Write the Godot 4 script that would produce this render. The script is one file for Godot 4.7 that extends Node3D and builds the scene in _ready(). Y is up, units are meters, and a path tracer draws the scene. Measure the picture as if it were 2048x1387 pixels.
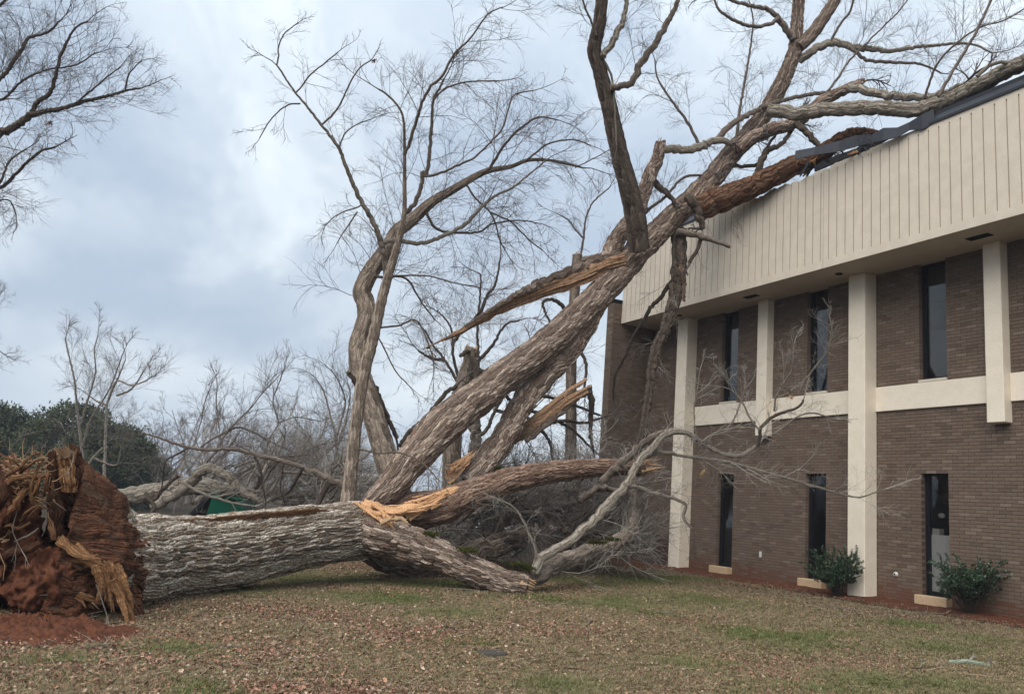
extends Node3D
# A bare oak torn out by its roots leans on a two-storey brick office building.
# World: x runs along the facade towards the viewer, y is up, z points away from the facade. Origin at the foot of the near column.

const S := 1.12                       # metres per facade unit
const FOCAL := 1715.07                # of a picture 2048 wide
var eye := Vector3(12.325, 1.1287, 14.0449) * S
var fwd := Vector3(-0.881554, 0.18525, -0.434218)
var rgt := Vector3(0.453538, 0.077066, -0.887899)
var upv := Vector3(0.13102, 0.979665, 0.151956)
var rng := RandomNumberGenerator.new()
var M := {}
var bark_bytes: PackedByteArray
var hills: FastNoiseLite
var fine: FastNoiseLite
var patchy: FastNoiseLite


class Geo:
	var v := PackedVector3Array()
	var n := PackedVector3Array()
	var t := PackedVector2Array()
	var c := PackedColorArray()
	var i := PackedInt32Array()

	func mesh(mat: Material, tinted := false) -> ArrayMesh:
		var a := []
		a.resize(Mesh.ARRAY_MAX)
		a[Mesh.ARRAY_VERTEX] = v
		a[Mesh.ARRAY_NORMAL] = n
		a[Mesh.ARRAY_TEX_UV] = t
		if tinted:
			a[Mesh.ARRAY_COLOR] = c
		a[Mesh.ARRAY_INDEX] = i
		var m := ArrayMesh.new()
		m.add_surface_from_arrays(Mesh.PRIMITIVE_TRIANGLES, a)
		m.surface_set_material(0, mat)
		return m

	func quad(a: Vector3, b: Vector3, d: Vector3, e: Vector3, tint := Color.WHITE) -> void:   # corners counter-clockwise seen from outside
		var k := v.size()
		var nn := (b - a).cross(e - a).normalized()
		var w := a.distance_to(b)
		var h := a.distance_to(e)
		for q in [a, b, d, e]:
			v.append(q)
			n.append(nn)
			c.append(tint)
		t.append(Vector2(0, h))
		t.append(Vector2(w, h))
		t.append(Vector2(w, 0))
		t.append(Vector2(0, 0))
		i.append_array([k, k + 2, k + 1, k, k + 3, k + 2])

	func tri(a: Vector3, b: Vector3, d: Vector3, tint := Color.WHITE) -> void:
		var k := v.size()
		var nn := (b - a).cross(d - a).normalized()
		for q in [a, b, d]:
			v.append(q)
			n.append(nn)
			c.append(tint)
			t.append(Vector2(q.x, q.y))
		i.append_array([k, k + 2, k + 1])

	func box(lo: Vector3, hi: Vector3, tint := Color.WHITE, back := true) -> void:
		var a := lo
		var b := hi
		quad(Vector3(a.x, a.y, b.z), Vector3(b.x, a.y, b.z), Vector3(b.x, b.y, b.z), Vector3(a.x, b.y, b.z), tint)
		quad(Vector3(b.x, a.y, b.z), Vector3(b.x, a.y, a.z), Vector3(b.x, b.y, a.z), Vector3(b.x, b.y, b.z), tint)
		quad(Vector3(a.x, a.y, a.z), Vector3(a.x, a.y, b.z), Vector3(a.x, b.y, b.z), Vector3(a.x, b.y, a.z), tint)
		quad(Vector3(a.x, b.y, b.z), Vector3(b.x, b.y, b.z), Vector3(b.x, b.y, a.z), Vector3(a.x, b.y, a.z), tint)
		quad(Vector3(a.x, a.y, a.z), Vector3(b.x, a.y, a.z), Vector3(b.x, a.y, b.z), Vector3(a.x, a.y, b.z), tint)
		if back:
			quad(Vector3(b.x, a.y, a.z), Vector3(a.x, a.y, a.z), Vector3(a.x, b.y, a.z), Vector3(b.x, b.y, a.z), tint)

	# a box with its twelve edges chamfered by r
	func chamfer(lo: Vector3, hi: Vector3, r: float, tint := Color.WHITE) -> void:
		var p := func(sx: int, sy: int, sz: int, ax: int) -> Vector3:
			var q := Vector3(hi.x if sx else lo.x, hi.y if sy else lo.y, hi.z if sz else lo.z)
			var inn := Vector3(-r if sx else r, -r if sy else r, -r if sz else r)
			for k in 3:
				if k != ax:
					q[k] += inn[k]
			return q
		var out := (lo + hi) / 2.0
		var put := func(l: Array) -> void:
			var nn: Vector3 = (l[1] - l[0]).cross(l[2] - l[0])
			if nn.dot((l[0] + l[1] + l[2]) / 3.0 - out) < 0:
				l.reverse()
			if l.size() == 4:
				quad(l[0], l[1], l[2], l[3], tint)
			else:
				tri(l[0], l[1], l[2], tint)
		for s in 2:
			put.call([p.call(s, 0, 0, 0), p.call(s, 1, 0, 0), p.call(s, 1, 1, 0), p.call(s, 0, 1, 0)])
			put.call([p.call(0, s, 0, 1), p.call(1, s, 0, 1), p.call(1, s, 1, 1), p.call(0, s, 1, 1)])
			put.call([p.call(0, 0, s, 2), p.call(1, 0, s, 2), p.call(1, 1, s, 2), p.call(0, 1, s, 2)])
			for w in 2:
				put.call([p.call(s, w, 0, 0), p.call(s, w, 1, 0), p.call(s, w, 1, 1), p.call(s, w, 0, 1)])
				put.call([p.call(s, 0, w, 0), p.call(s, 1, w, 0), p.call(s, 1, w, 2), p.call(s, 0, w, 2)])
				put.call([p.call(0, s, w, 1), p.call(1, s, w, 1), p.call(1, s, w, 2), p.call(0, s, w, 2)])
				for x in 2:
					put.call([p.call(s, w, x, 0), p.call(s, w, x, 1), p.call(s, w, x, 2)])

	# a tapered stick with few sides, for twigs, roots and splinters
	func stick(p: PackedVector3Array, r0: float, r1: float, sides := 3, tint := Color.WHITE) -> void:
		var k := v.size()
		var m := p.size()
		var tg := (p[1] - p[0]).normalized()
		var e1 := tg.cross(Vector3(0.31, 0.86, 0.4)).normalized()
		var run := 0.0
		for a in m:
			tg = (p[mini(a + 1, m - 1)] - p[maxi(a - 1, 0)]).normalized()
			var e2 := tg.cross(e1).normalized()
			e1 = e2.cross(tg)
			var r := lerpf(r0, r1, float(a) / (m - 1))
			if a > 0:
				run += p[a].distance_to(p[a - 1])
			for s in sides:
				var an := TAU * s / sides
				var d := e1 * cos(an) + e2 * sin(an)
				v.append(p[a] + d * r)
				n.append(d)
				c.append(tint)
				t.append(Vector2(float(s) / sides, run))
		for a in m - 1:
			for s in sides:
				var b := k + a * sides + s
				var d := k + a * sides + (s + 1) % sides
				i.append(b)
				i.append(b + sides)
				i.append(d)
				i.append(d)
				i.append(b + sides)
				i.append(d + sides)

	# a closed surface round a line of rings: rings[a] are PackedVector3Array of one size
	func skin(rings: Array, uv_of: Callable, tint := Color.WHITE) -> void:
		var k := v.size()
		var m := rings.size()
		var w: int = rings[0].size()
		for a in m:
			var ring: PackedVector3Array = rings[a]
			var before: PackedVector3Array = rings[maxi(a - 1, 0)]
			var after: PackedVector3Array = rings[mini(a + 1, m - 1)]
			for s in w:
				var al := after[s] - before[s]
				var ar := ring[mini(s + 1, w - 1) if s < w - 1 else 1] - ring[s - 1 if s > 0 else w - 2]
				v.append(ring[s])
				n.append(ar.cross(al).normalized())
				t.append(uv_of.call(a, s))
				c.append(tint)
		for a in m - 1:
			for s in w - 1:
				var b := k + a * w + s
				i.append(b)
				i.append(b + w)
				i.append(b + 1)
				i.append(b + 1)
				i.append(b + w)
				i.append(b + w + 1)


# ---------------------------------------------------------------- helpers
func P(x: float, y: float, d: float) -> Vector3:
	return eye + (fwd + rgt * ((x - 1024.0) / FOCAL) - upv * ((y - 693.5) / FOCAL)) * d


func F(u: float, vv: float, w: float) -> Vector3:
	return Vector3(u, vv, w) * S


func ground_at(x: float, z: float) -> float:
	var g := -0.05 - 0.31 * smoothstep(1.0, 13.0, z) + hills.get_noise_2d(x * 9.0, z * 9.0) * 0.05
	g -= 0.35 * smoothstep(-7.0, -30.0, x)
	if z < 1.5:
		g += 0.03 * (1.0 - smoothstep(0.2, 1.5, absf(z))) * smoothstep(-9.0, -6.0, x)
	return g + 0.9 * smoothstep(-60.0, -160.0, x)


func on_ground(x: float, y: float) -> Vector3:   # where a picture point meets the ground
	var d := 5.0
	for k in 400:
		var q := P(x, y, d)
		if q.y < ground_at(q.x, q.z):
			return q
		d += 0.05
	return P(x, y, d)


var counts := {}


func named(parent: Node, called: String) -> String:
	var key := str(parent.get_instance_id()) + called
	var k: int = counts.get(key, 0)
	counts[key] = k + 1
	return called if k == 0 else "%s_%03d" % [called, k]


func part(called: String, mesh: Mesh, parent: Node3D, mat: Material = null) -> MeshInstance3D:
	var o := MeshInstance3D.new()
	o.name = named(parent, called)
	o.mesh = mesh
	if mat:
		o.material_override = mat
	parent.add_child(o, true)
	if parent != self:
		o.position = -base_of(parent)
	return o


func base_of(o: Node) -> Vector3:   # parts are built in world coordinates; the first one below the thing carries the offset
	if o is MeshInstance3D:
		return Vector3.ZERO
	return o.position if o is Node3D else Vector3.ZERO


func tag(o: Node, label: String, category: String, group := "") -> void:
	o.set_meta("label", label)
	o.set_meta("category", category)
	if group:
		o.set_meta("group", group)


func thing(called: String, at: Vector3, label: String, category: String, group := "") -> Node3D:
	var o := Node3D.new()
	o.name = named(self, called)
	o.position = at
	add_child(o, true)
	tag(o, label, category, group)
	return o


func kind(o: Node, k: String) -> Node:
	o.set_meta("kind", k)
	return o


func lin(r: float, g: float, b: float) -> Color:
	return Color(r, g, b).linear_to_srgb()


func mat(col: Color, rough := 0.9, metal := 0.0) -> StandardMaterial3D:
	var m := StandardMaterial3D.new()
	m.albedo_color = col
	m.roughness = rough
	m.metallic = metal
	m.metallic_specular = 0.3
	return m


func noise(sd: int, freq: float, type := FastNoiseLite.TYPE_SIMPLEX_SMOOTH, oct := 4) -> FastNoiseLite:
	var f := FastNoiseLite.new()
	f.seed = sd
	f.frequency = freq
	f.noise_type = type
	f.fractal_octaves = oct
	f.fractal_type = FastNoiseLite.FRACTAL_FBM if oct > 1 else FastNoiseLite.FRACTAL_NONE
	return f


func bytes_of(f: FastNoiseLite, w: int, h: int, tw: int, th: int) -> PackedByteArray:
	var im := f.get_seamless_image(w, h)
	im.convert(Image.FORMAT_L8)
	if w != tw or h != th:
		im.resize(tw, th, Image.INTERPOLATE_CUBIC)
	return im.get_data()


# colour and relief of bark; u runs round the stem, v along it
func bark(sd: int, cells: float, stretch: int, a: Color, b: Color, c: Color, share: float, relief: float, far := false) -> Dictionary:
	var w := 512
	var cell := noise(sd, cells / w, FastNoiseLite.TYPE_CELLULAR, 1)
	cell.cellular_jitter = 1.0
	cell.domain_warp_enabled = true
	cell.domain_warp_amplitude = 7.0
	cell.domain_warp_frequency = 0.012
	cell.domain_warp_fractal_type = FastNoiseLite.DOMAIN_WARP_FRACTAL_NONE
	cell.cellular_return_type = FastNoiseLite.RETURN_DISTANCE2_SUB
	var edge := bytes_of(cell, w, w / stretch, w, w)
	cell.cellular_return_type = FastNoiseLite.RETURN_CELL_VALUE
	var tone := bytes_of(cell, w, w / stretch, w, w)
	var streak := bytes_of(noise(sd + 1, 0.075, FastNoiseLite.TYPE_SIMPLEX_SMOOTH, 4), w, w / 8, w, w)
	var blot := bytes_of(noise(sd + 2, 0.014, FastNoiseLite.TYPE_SIMPLEX_SMOOTH, 4), w, w / 2, w, w)
	var grain := bytes_of(noise(sd + 3, 0.16, FastNoiseLite.TYPE_SIMPLEX_SMOOTH, 3), w, w / 2, w, w)
	var col := PackedByteArray()
	col.resize(w * w * 3)
	var hei := PackedByteArray()
	hei.resize(w * w)
	for k in w * w:
		var e := smoothstep(0.0, 0.2, edge[k] / 255.0)
		var s := streak[k] / 255.0
		var u := grain[k] / 255.0
		var r := 1.0 - smoothstep(0.0, 0.10, absf(s - 0.47))              # long cracks beside those between the plates
		hei[k] = int(clampf(e * 0.52 * (1.0 - 0.6 * r) + tone[k] / 255.0 * 0.2 + s * 0.16 + u * 0.12, 0, 1) * 255.0)
		var q := a.lerp(b, clampf(tone[k] / 255.0 * 0.7 + s * 0.5 + (u - 0.5) * 0.7 - 0.1, 0, 1))
		q = q.lerp(c, clampf((blot[k] / 255.0 - 1.0 + share) * 5.0, 0, 0.8))
		var g := 0.80 + u * 0.36
		col[k * 3] = int(clampf(q.r * g, 0, 1) * 255.0)
		col[k * 3 + 1] = int(clampf(q.g * g, 0, 1) * 255.0)
		col[k * 3 + 2] = int(clampf(q.b * g, 0, 1) * 255.0)
	var m := mat(Color.WHITE, 0.95)
	m.albedo_texture = ImageTexture.create_from_image(Image.create_from_data(w, w, false, Image.FORMAT_RGB8, col))
	m.heightmap_enabled = true
	m.heightmap_texture = ImageTexture.create_from_image(Image.create_from_data(w, w, false, Image.FORMAT_L8, hei))
	m.heightmap_scale = relief
	return {"m": m, "h": hei}


# soil, plaster and such: a colour with noise at two scales, laid by world position
func rough_mat(sd: int, a: Color, b: Color, c: Color, freq: float, size: float, relief: float, rough := 0.95) -> StandardMaterial3D:
	var w := 512
	var f1 := bytes_of(noise(sd, freq, FastNoiseLite.TYPE_SIMPLEX_SMOOTH, 5), w, w, w, w)
	var f2 := bytes_of(noise(sd + 1, freq * 9.0, FastNoiseLite.TYPE_SIMPLEX_SMOOTH, 3), w, w, w, w)
	var col := PackedByteArray()
	col.resize(w * w * 3)
	var hei := PackedByteArray()
	hei.resize(w * w)
	for k in w * w:
		var q := a.lerp(b, smoothstep(0.25, 0.75, f1[k] / 255.0)).lerp(c, smoothstep(0.5, 0.9, f2[k] / 255.0))
		col[k * 3] = int(q.r * 255.0)
		col[k * 3 + 1] = int(q.g * 255.0)
		col[k * 3 + 2] = int(q.b * 255.0)
		hei[k] = (f1[k] + f2[k]) / 2
	var m := mat(Color.WHITE, rough)
	m.albedo_texture = ImageTexture.create_from_image(Image.create_from_data(w, w, false, Image.FORMAT_RGB8, col))
	m.heightmap_enabled = true
	m.heightmap_texture = ImageTexture.create_from_image(Image.create_from_data(w, w, false, Image.FORMAT_L8, hei))
	m.heightmap_scale = relief
	m.uv1_triplanar = true
	m.uv1_world_triplanar = true
	m.uv1_scale = Vector3.ONE / size
	return m


func at_list(l: Array, t: float) -> float:   # a value along a list of values spread evenly from 0 to 1
	var q := clampf(t, 0, 1) * (l.size() - 1)
	var k := mini(int(q), l.size() - 2)
	return lerpf(l[k], l[k + 1], q - k)


# points every step metres along a smooth line through the given points, and the radius there
func smooth_line(p: PackedVector3Array, r: PackedFloat32Array, step: float, wob: float, sd: int) -> Array:
	var op := PackedVector3Array()
	var orr := PackedFloat32Array()
	for a in p.size() - 1:
		var p0 := p[maxi(a - 1, 0)]
		var p1 := p[a]
		var p2 := p[a + 1]
		var p3 := p[mini(a + 2, p.size() - 1)]
		var n := maxi(1, int(ceil(p1.distance_to(p2) / step)))
		for k in n + (1 if a == p.size() - 2 else 0):
			var f := float(k) / n
			op.append(p1.cubic_interpolate(p2, p0, p3, f))
			orr.append(lerpf(r[a], r[a + 1], f))
	var run := 0.0
	for k in op.size():
		if k > 0:
			run += op[k].distance_to(op[k - 1])
		var w := wob * orr[k]
		var q := run / maxf(0.12, 5.0 * orr[k])
		op[k] += Vector3(fine.get_noise_2d(q * 40.0, sd * 13.7), fine.get_noise_2d(q * 40.0, sd * 13.7 + 500.0), fine.get_noise_2d(q * 40.0, sd * 13.7 + 900.0)) * w
	return [op, orr]


# a stem with furrowed bark. squash flattens it, lump makes it uneven.
func stem(g: Geo, line: Array, sides: int, tile: float, furrow: float, lump := 0.12, height := PackedByteArray(), sd := 0, squash := 1.0, squash_dir := Vector3.UP) -> void:
	var p: PackedVector3Array = line[0]
	var r: PackedFloat32Array = line[1]
	var m := p.size()
	var mean := 0.0
	for x in r:
		mean += x / m
	var k_u := maxi(1, int(round(TAU * mean / tile)))
	var rings := []
	var vs := PackedFloat32Array()
	var e1 := (p[1] - p[0]).normalized().cross(Vector3(0.2, 0.9, 0.31)).normalized()
	if squash != 1.0:
		e1 = squash_dir
	var run := 0.0
	for a in m:
		var tg := (p[mini(a + 1, m - 1)] - p[maxi(a - 1, 0)]).normalized()
		var e2 := tg.cross(e1).normalized()
		e1 = e2.cross(tg).normalized()
		if a > 0:
			run += p[a].distance_to(p[a - 1])
		vs.append(run / tile)
		var ring := PackedVector3Array()
		ring.resize(sides + 1)
		for s in sides + 1:
			var an := TAU * (s % sides) / sides
			var q := r[a] * (1.0 + lump * fine.get_noise_3d(cos(an) * 22.0 + sd * 31.0, sin(an) * 22.0, run / maxf(r[a], 0.03) * 9.0))
			if furrow > 0.0:
				var tu := int(float(s % sides) / sides * k_u * 512.0) & 511
				var tv := int(vs[a] * 512.0) & 511
				q += (height[tv * 512 + tu] / 255.0 - 0.7) * furrow
			ring[s] = p[a] + (e1 * cos(an) * squash + e2 * sin(an)) * q
		rings.append(ring)
	g.skin(rings, func(a: int, s: int) -> Vector2: return Vector2(float(s) / sides * k_u, vs[a]))
	for e in [0, m - 1]:
		var tip := p[e] + (p[e] - p[1 if e == 0 else m - 2]).normalized() * r[e] * 0.25
		for s in sides:
			if e == 0:
				g.tri(tip, rings[e][s + 1], rings[e][s])
			else:
				g.tri(tip, rings[e][s], rings[e][s + 1])


# a torn splinter of wood: a thin board that narrows to a ragged tip
func shard(g: Geo, path: PackedVector3Array, width: float, thick: float, blunt := 0.0) -> void:
	var face := (-fwd + upv * 0.4 + Vector3(rng.randfn(), rng.randfn(), rng.randfn()) * 0.25).normalized()
	var r := PackedFloat32Array()
	r.resize(path.size())
	r.fill(1.0)
	var length := 0.0
	for k in range(1, path.size()):
		length += path[k].distance_to(path[k - 1])
	var c: PackedVector3Array = smooth_line(path, r, maxf(0.05, length / 24.0), 0.0, 0)[0]
	var n := c.size() - 1
	var rings := []
	for k in n + 1:
		var f := float(k) / n
		var d := (c[mini(k + 1, n)] - c[maxi(k - 1, 0)]).normalized()
		var side := d.cross(face).normalized()
		var out := side.cross(d).normalized()
		var m := c[k] + out * rng.randfn() * thick * 0.2 + side * rng.randfn() * width * 0.05
		var w := width * 0.5 * maxf(blunt, 1.0 - pow(f, 2.2)) * rng.randf_range(0.8, 1.2) + 0.003
		var h := thick * (1.0 - 0.7 * f)
		rings.append([m - side * w, m - side * w * rng.randf_range(0.3, 0.6) + out * h, m - side * w * rng.randf_range(-0.1, 0.1) + out * h * rng.randf_range(0.5, 0.9), m + side * w * rng.randf_range(0.3, 0.6) + out * h, m + side * w, m - out * h, m - side * w])
	for k in n:
		for j in 6:
			g.quad(rings[k][j], rings[k][j + 1], rings[k + 1][j + 1], rings[k + 1][j])
	for e in [0, n]:
		for j in range(1, 5):
			g.tri(rings[e][0], rings[e][j], rings[e][j + 1])


# ragged ends: torn fibres round a tip
func torn(g: Geo, at: Vector3, dir: Vector3, r: float, length: float, count: int, spread := 0.25) -> void:
	var e1 := dir.cross(Vector3(0.3, 0.8, 0.5)).normalized()
	var e2 := dir.cross(e1)
	for k in count:
		var an := rng.randf() * TAU
		var q := sqrt(rng.randf()) * r * 0.92
		var o := at + (e1 * cos(an) + e2 * sin(an)) * q - dir * r * 0.5
		var l := length * rng.randf_range(0.25, 1.0)
		var d := (dir + (e1 * rng.randfn() + e2 * rng.randfn()) * spread * 0.5).normalized()
		var b := r * rng.randf_range(0.12, 0.34)
		var mid := o + d * l * 0.5 + e1 * rng.randfn() * b * 0.3
		g.stick(PackedVector3Array([o, mid, o + d * (l + r * 0.5)]), b, b * 0.12, 5)


func bent(p: Vector3, d: Vector3, l: float, n: int, wild: float) -> PackedVector3Array:
	var out := PackedVector3Array([p])
	var q := p
	var dir := d
	for k in n:
		dir = (dir + Vector3(rng.randfn(), rng.randfn(), rng.randfn()) * wild).normalized()
		q += dir * (l / n)
		out.append(q)
	return out


func aside(d: Vector3, lean: float) -> Vector3:   # a direction that leaves d by an angle round it
	var e1 := d.cross(Vector3(rng.randfn(), rng.randfn(), rng.randfn())).normalized()
	return (d * cos(lean) + e1 * sin(lean)).normalized()


# a twig with its own twigs, levels deep
func twig(g: Geo, p: Vector3, d: Vector3, l: float, r: float, levels: int, lift: float, few := 1.0) -> void:
	var n := 5 if levels > 0 else 3
	var line := PackedVector3Array([p])
	var q0 := p
	var dir0 := (d + Vector3.UP * lift).normalized()
	var arch := Vector3(rng.randfn(), rng.randfn() + lift * 1.5, rng.randfn()) * 0.13
	for k in n:
		dir0 = (dir0 + arch + Vector3(rng.randfn(), rng.randfn(), rng.randfn()) * 0.11).normalized()
		q0 += dir0 * (l / n)
		line.append(q0)
	g.stick(line, r, maxf(r * 0.35, 0.0014), 3)
	if levels <= 0:
		return
	var kids := mini(int(round((3.0 + l * 3.2) * few * rng.randf_range(0.7, 1.3))), 10)
	for k in kids:
		var f := rng.randf_range(0.15, 0.97)
		var q := f * n
		var a := mini(int(q), n - 1)
		var at := line[a].lerp(line[a + 1], q - a)
		var dir := (line[a + 1] - line[a]).normalized()
		twig(g, at, aside(dir, rng.randf_range(0.4, 0.9)), l * rng.randf_range(0.38, 0.72) * (1.1 - 0.45 * f), maxf(0.0015, r * 0.5), levels - 1, lift, few)


var limb_no := 0


# a limb traced through picture points at given depths: ds and ws (widths in picture pixels) are spread along it
# spray: [twigs per metre, shortest, longest, levels, lift, first share along the limb]
func limb(tree: Node3D, called: String, pts: Array, ds: Array, ws: Array, m: String, spray := [], opt := {}) -> MeshInstance3D:
	limb_no += 1
	var n := pts.size() / 2
	var p := PackedVector3Array()
	var r := PackedFloat32Array()
	var run := [0.0]
	for k in range(1, n):
		run.append(run[k - 1] + Vector2(pts[k * 2] - pts[k * 2 - 2], pts[k * 2 + 1] - pts[k * 2 - 1]).length())
	for k in n:
		var f: float = run[k] / run[n - 1]
		var d := at_list(ds, f)
		p.append(P(pts[k * 2], pts[k * 2 + 1], d))
		r.append(maxf(0.002, at_list(ws, f) * (0.5 if at_list(ws, f) > 12 else 0.42) * d / FOCAL))
	var widest: float = ws.max()
	var big := widest >= 28
	var line := smooth_line(p, r, (0.022 if widest > 45 else 0.03) if big else (0.06 if widest > 10 else 0.09), opt.get("wob", 0.25 if big else 0.7), limb_no)
	var g := Geo.new()
	var f0: float = opt.get("furrow", 0.02 if big else (0.008 if widest > 12 else 0.0))
	var tile: float = opt.get("tile", 0.9 if big else 0.5)
	stem(g, line, 110 if widest > 45 else (64 if big else (20 if widest > 10 else 8)), tile, f0, opt.get("lump", 0.16), M[m].h, limb_no, opt.get("squash", 1.0), opt.get("flat", Vector3.UP))
	var o := part(called, g.mesh(M[m].m), tree)
	var pp: PackedVector3Array = line[0]
	var rr: PackedFloat32Array = line[1]
	if opt.get("end", 0) > 0:
		var e := Geo.new()
		var last := pp.size() - 1
		torn(e, pp[last], (pp[last] - pp[last - 2]).normalized(), rr[last], opt.get("torn", 0.35), opt.end)
		part("torn_wood", e.mesh(M.wood), o)
	if spray.size() > 0 and spray[0] > 0:
		var tg := Geo.new()
		var length := 0.0
		for k in range(1, pp.size()):
			length += pp[k].distance_to(pp[k - 1])
		var count := int(round(length * spray[0] * 1.15))
		for k in count:
			var f: float = lerpf(spray[5] if spray.size() > 5 else 0.15, 1.0, (k + rng.randf()) / count)
			var a := clampi(int(f * (pp.size() - 1)), 0, pp.size() - 2)
			var dir := (pp[a + 1] - pp[a]).normalized()
			var l: float = rng.randf_range(spray[1], spray[2]) * (1.45 - 0.5 * f)
			var rad := minf(rr[a] * 0.55, 0.003 + l * 0.0045)
			twig(tg, pp[a], aside(dir, rng.randf_range(0.5, 1.1)), l, rad, int(spray[3]), spray[4])
		# the limb ends in a twig of its own
		var z := pp.size() - 1
		if not opt.has("end"):
			twig(tg, pp[z], (pp[z] - pp[z - 1]).normalized(), spray[2] * 0.7, rr[z] * 0.8, int(spray[3]), spray[4])
		if tg.v.size():
			kind(part("twig", tg.mesh(M[opt.get("twig", "twig")]), o), "stuff")
	return o


# ---------------------------------------------------------------- the scene
func _ready() -> void:
	rng.seed = 20240117
	hills = noise(5, 0.02, FastNoiseLite.TYPE_SIMPLEX_SMOOTH, 3)
	fine = noise(7, 0.05, FastNoiseLite.TYPE_SIMPLEX_SMOOTH, 3)
	patchy = noise(11, 0.35, FastNoiseLite.TYPE_SIMPLEX_SMOOTH, 4)
	camera_and_light()
	materials()
	ground()
	office()
	great_tree()
	second_tree()
	brush()
	far_things()
	lawn_cover()
	small_things()


func camera_and_light() -> void:
	var cam := Camera3D.new()
	cam.name = "camera"
	cam.fov = rad_to_deg(2.0 * atan(693.5 / FOCAL))
	cam.near = 0.1
	cam.far = 1500.0
	cam.transform = Transform3D(Basis(rgt, upv, -fwd), eye)
	add_child(cam)
	cam.current = true
	var e := Environment.new()
	e.background_mode = Environment.BG_SKY
	e.sky = Sky.new()
	var sm := PanoramaSkyMaterial.new()
	sm.panorama = overcast()
	e.sky.sky_material = sm
	e.tonemap_mode = Environment.TONE_MAPPER_LINEAR
	e.tonemap_exposure = 2.25
	e.background_energy_multiplier = 1.0
	e.sdfgi_enabled = true
	e.ssao_enabled = true
	e.ssil_enabled = true
	e.fog_enabled = true
	e.fog_density = 0.0007
	e.fog_light_color = Color(0.86, 0.9, 0.96)
	var w := WorldEnvironment.new()
	w.name = "environment"
	w.environment = e
	add_child(w)
	var sun := DirectionalLight3D.new()
	sun.name = "sun"
	sun.light_energy = 0.5
	sun.light_angular_distance = 60.0
	sun.light_color = Color(1.0, 0.97, 0.93)
	sun.shadow_enabled = true
	add_child(sun)
	sun.look_at_from_position(Vector3.ZERO, -Vector3(0.42, 0.85, 0.62), Vector3.RIGHT)


# an even overcast with soft darker and brighter banks of cloud
func overcast() -> ImageTexture:
	var w := 1024
	var h := 512
	var big := noise(31, 0.5, FastNoiseLite.TYPE_SIMPLEX_SMOOTH, 3)
	var mid := noise(37, 1.1, FastNoiseLite.TYPE_SIMPLEX_SMOOTH, 5)
	mid.domain_warp_enabled = true
	mid.domain_warp_amplitude = 0.5
	mid.domain_warp_frequency = 0.6
	var bank := (P(1420, 330, 1.0) - eye).normalized()       # the bright bank of cloud behind the leaning stem
	var d := PackedFloat32Array()
	d.resize(w * h * 3)
	for y in h:
		var el := PI * (0.5 - (y + 0.5) / h)
		var sy := maxf(sin(el), 0.0)
		for x in w:
			var ph := TAU * ((x + 0.5) / w - 0.5)
			var k := (y * w + x) * 3
			var q := Vector3(sin(ph) * cos(el), 0, -cos(ph) * cos(el)) / (sy + 0.30)
			var b := big.get_noise_3d(q.x, 0.4, q.z)
			var m := mid.get_noise_3d(q.x * 1.0, 2.0 + sy, q.z * 1.3)
			var look := Vector3(sin(ph) * cos(el), sin(el), -cos(ph) * cos(el))
			var s := clampf(0.47 + b * 0.5 + m * 0.75 + 0.42 * exp(-pow(look.angle_to(bank) / 0.42, 2.0)), 0, 1)
			var col := Color(0.345, 0.42, 0.525).lerp(Color(0.70, 0.76, 0.80), s * s * (3.0 - 2.0 * s))
			col = col.lerp(Color(0.47, 0.55, 0.635), 0.55 * exp(-sy * 6.0))
			var up := 0.61 * (0.92 + 0.40 * sy)
			d[k] = col.r * up
			d[k + 1] = col.g * up
			d[k + 2] = col.b * up
	return ImageTexture.create_from_image(Image.create_from_data(w, h, false, Image.FORMAT_RGBF, d.to_byte_array()))


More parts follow.
